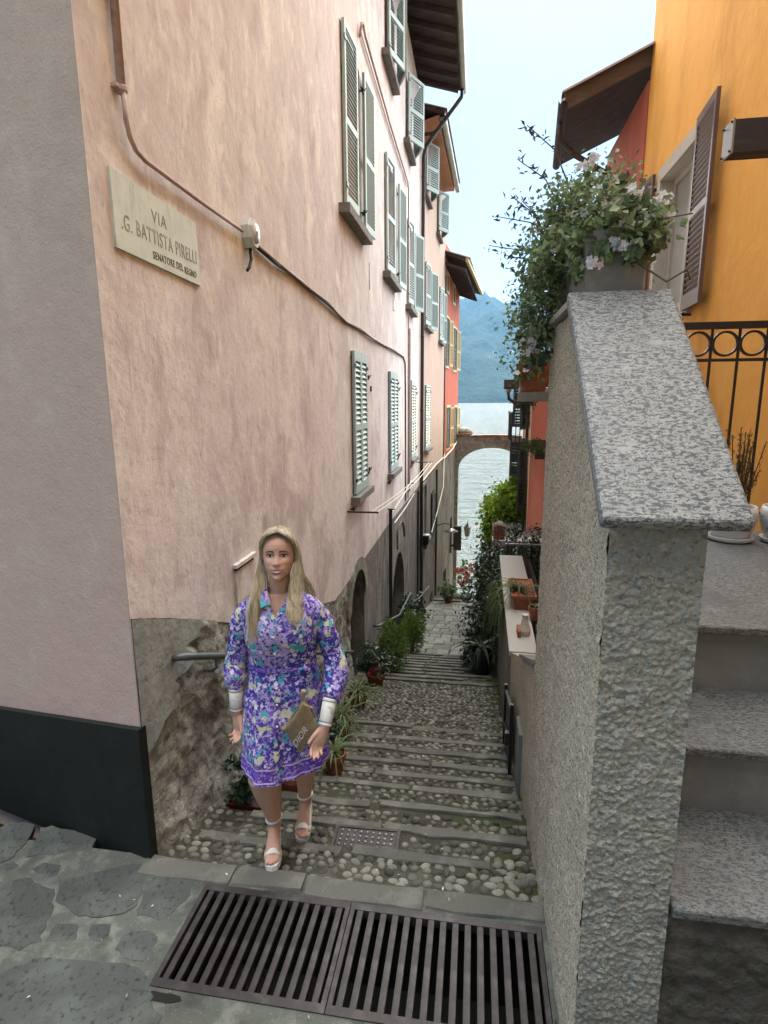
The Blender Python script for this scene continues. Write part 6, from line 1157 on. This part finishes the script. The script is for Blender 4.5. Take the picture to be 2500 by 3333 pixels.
# platform sandals
for F, (kn, an), sg in ((FA, legs[0], -1), (FB, legs[1], 1)):
    out = [(0, -.004), (.026, .004), (.041, .035), (.045, .075), (.038, .12), (.031, .17), (.031, .21), (.020, .238), (0, .244), (-.020, .238), (-.031, .21), (-.031, .17), (-.036, .12), (-.043, .075), (-.040, .035), (-.026, .004)]
    top = lambda y: .026 + .058 * sm(.07, .22, y)
    b = MB(); b.loft([[F(x * k, y, z0 if z0 is not None else top(y)) for x, y in out] for k, z0 in ((.97, -.006), (1.0, .0), (1.0, .013), (.985, .0145), (1.0, .016), (1.0, None))]); sd_ = part('sandal', b, 'shoe', smooth=False)
    b = MB(); b.loft([[F(.044 * math.cos(t) * k, y + .006 * math.cos(2 * t), top(y) + (.046 if y > .07 else .040) * math.sin(t) * k) for t in np.linspace(0, math.pi, 13)] for y, k in ((.046, 1.0), (.05, 1.05), (.082, 1.06), (.088, 1.0))], cap=False, closed=False); part('toe_strap', b, 'shoe', sd_)
    b = MB(); c = F(0, .180, .158); rg = [c + V(.041 * math.cos(t), .046 * math.sin(t), .006 * math.cos(t)) for t in np.linspace(0, 2 * math.pi, 25)]; b.tube(rg, .0058, 6, cap=False); b.ball(c + V(.043, -.008, .002), (.008, .006, .010), 8, 5); part('ankle_strap', b, 'shoe', sd_)
    b = MB(); b.loft([[F(.034 * math.cos(t), .236 - .05 * abs(math.sin(t)) * 0 + .012 * math.sin(t), z) for t in np.linspace(.3, math.pi - .3, 9)] for z in (.08, .13)], cap=False, closed=False); part('heel_counter', b, 'shoe', sd_)
# straw clutch bag in her hand
M['straw'] = mat('woven_straw', (.42, .33, .205), .85, .2, layers=[('noise', (90, 90, 90), (.29, .215, .12), .48, .62, D2), ('noise', 12, (.48, .385, .25), .5, .7)], bumps=[('wave', (60, 60, 60), .003, dict(dist=3))])
e1, e2 = unit((.555, -.10, .826)), unit((.41, .12, -.905)); nn = np.cross(e1, e2); nn = nn if nn[1] < 0 else -nn; o = V(.016, -.098, .785)
bg2 = thing('clutch_bag', 'woven straw clutch bag with pale lettering held at her hip', 'bag', tuple(W_(o)))
b = MB(); rows = 15; H_, L_ = .158, .200; rg = []
for i in range(rows * 4 + 1):
    t = i / (rows * 4); y = H_ * t; bul = .021 * (1 - t) ** .8 + .006; rip = .0016 * abs(math.sin(math.pi * rows * t)); taper = .012 * math.sin(math.pi * t * .5)
    rg.append([o + e2 * y + e1 * (taper + (L_ - 2 * taper) * k) + nn * s_ * ((bul + rip) * (1 - abs(2 * k - 1) ** 4) + .003) for s_ in (1, -1) for k in (np.linspace(0, 1, 9) if s_ > 0 else np.linspace(1, 0, 9))])
b.loft(rg); part_b = wm_(b).build('bag_body', M['straw'], bg2, False)
b = MB(); b.tube([o + e1 * t * L_ + nn * (.021 * (1 - abs(2 * t - 1) ** 3)) + e2 * -.004 for t in np.linspace(0, 1, 9)], .005, 7); wm_(b).build('rim', M['straw'], bg2); b = MB(); b.tube([o + e1 * t * L_ - nn * (.021 * (1 - abs(2 * t - 1) ** 3)) + e2 * -.004 for t in np.linspace(0, 1, 9)], .005, 7); wm_(b).build('rim', M['straw'], bg2)
b = MB(); q = o + e1 * L_ * .93; b.tube([q + nn * .01, q + nn * .03 + e2 * .01 + e1 * .01, q + nn * .026 + e2 * .05 + e1 * .035, q + nn * .012 + e2 * .10 + e1 * .02], .006, 7); b.tube([q, q - e2 * .03 + e1 * .012, q - e2 * .04 + e1 * .03], [.008, .011, .012], 7); wm_(b).build('strap', M['straw'], bg2)
b = MB(); q = o + e2 * -.002; b.loft([[q + e1 * L_ * t + nn * s_ * .016 * (1 - abs(2 * t - 1) ** 3) for s_ in (-1, 1)] for t in np.linspace(0, 1, 9)], cap=False, closed=False); wm_(b).build('zip_lining', M['brow'], bg2)
cu = bpy.data.curves.new('t', 'FONT'); cu.body = 'DIOR'; cu.size = .052; cu.align_x = 'LEFT'; cu.extrude = .0008; cu.resolution_u = 4; to = bpy.data.objects.new('t', cu); COL.objects.link(to); mt2 = bpy.data.meshes.new_from_object(to.evaluated_get(bpy.context.evaluated_depsgraph_get())); bpy.data.objects.remove(to)
oo = o + e1 * .016 + e2 * .108; b = MB(); b.arr([oo + e1 * p.co.x * .92 - e2 * p.co.y + nn * (.0225 + p.co.z) for p in mt2.vertices], [tuple(f.vertices) for f in mt2.polygons]); wm_(b).build('lettering', M['button'], bg2)
# ================================================================ HAZE OVER THE LAKE
hm = bpy.data.materials.new('lake_haze'); hm.use_nodes = True; nt = hm.node_tree; nt.nodes.remove(nt.nodes['Principled BSDF'])
pv = nt.nodes.new('ShaderNodeVolumePrincipled'); pv.inputs['Density'].default_value = HAZE; pv.inputs['Color'].default_value = (.30, .62, 1.0, 1); pv.inputs['Anisotropy'].default_value = .2
nt.links.new(pv.outputs[0], nt.nodes['Material Output'].inputs['Volume'])
b = MB(); b.box(-5200, 5200, -300, 5400, -70, 1250); hz_ = b.build('haze', hm, kind='stuff')
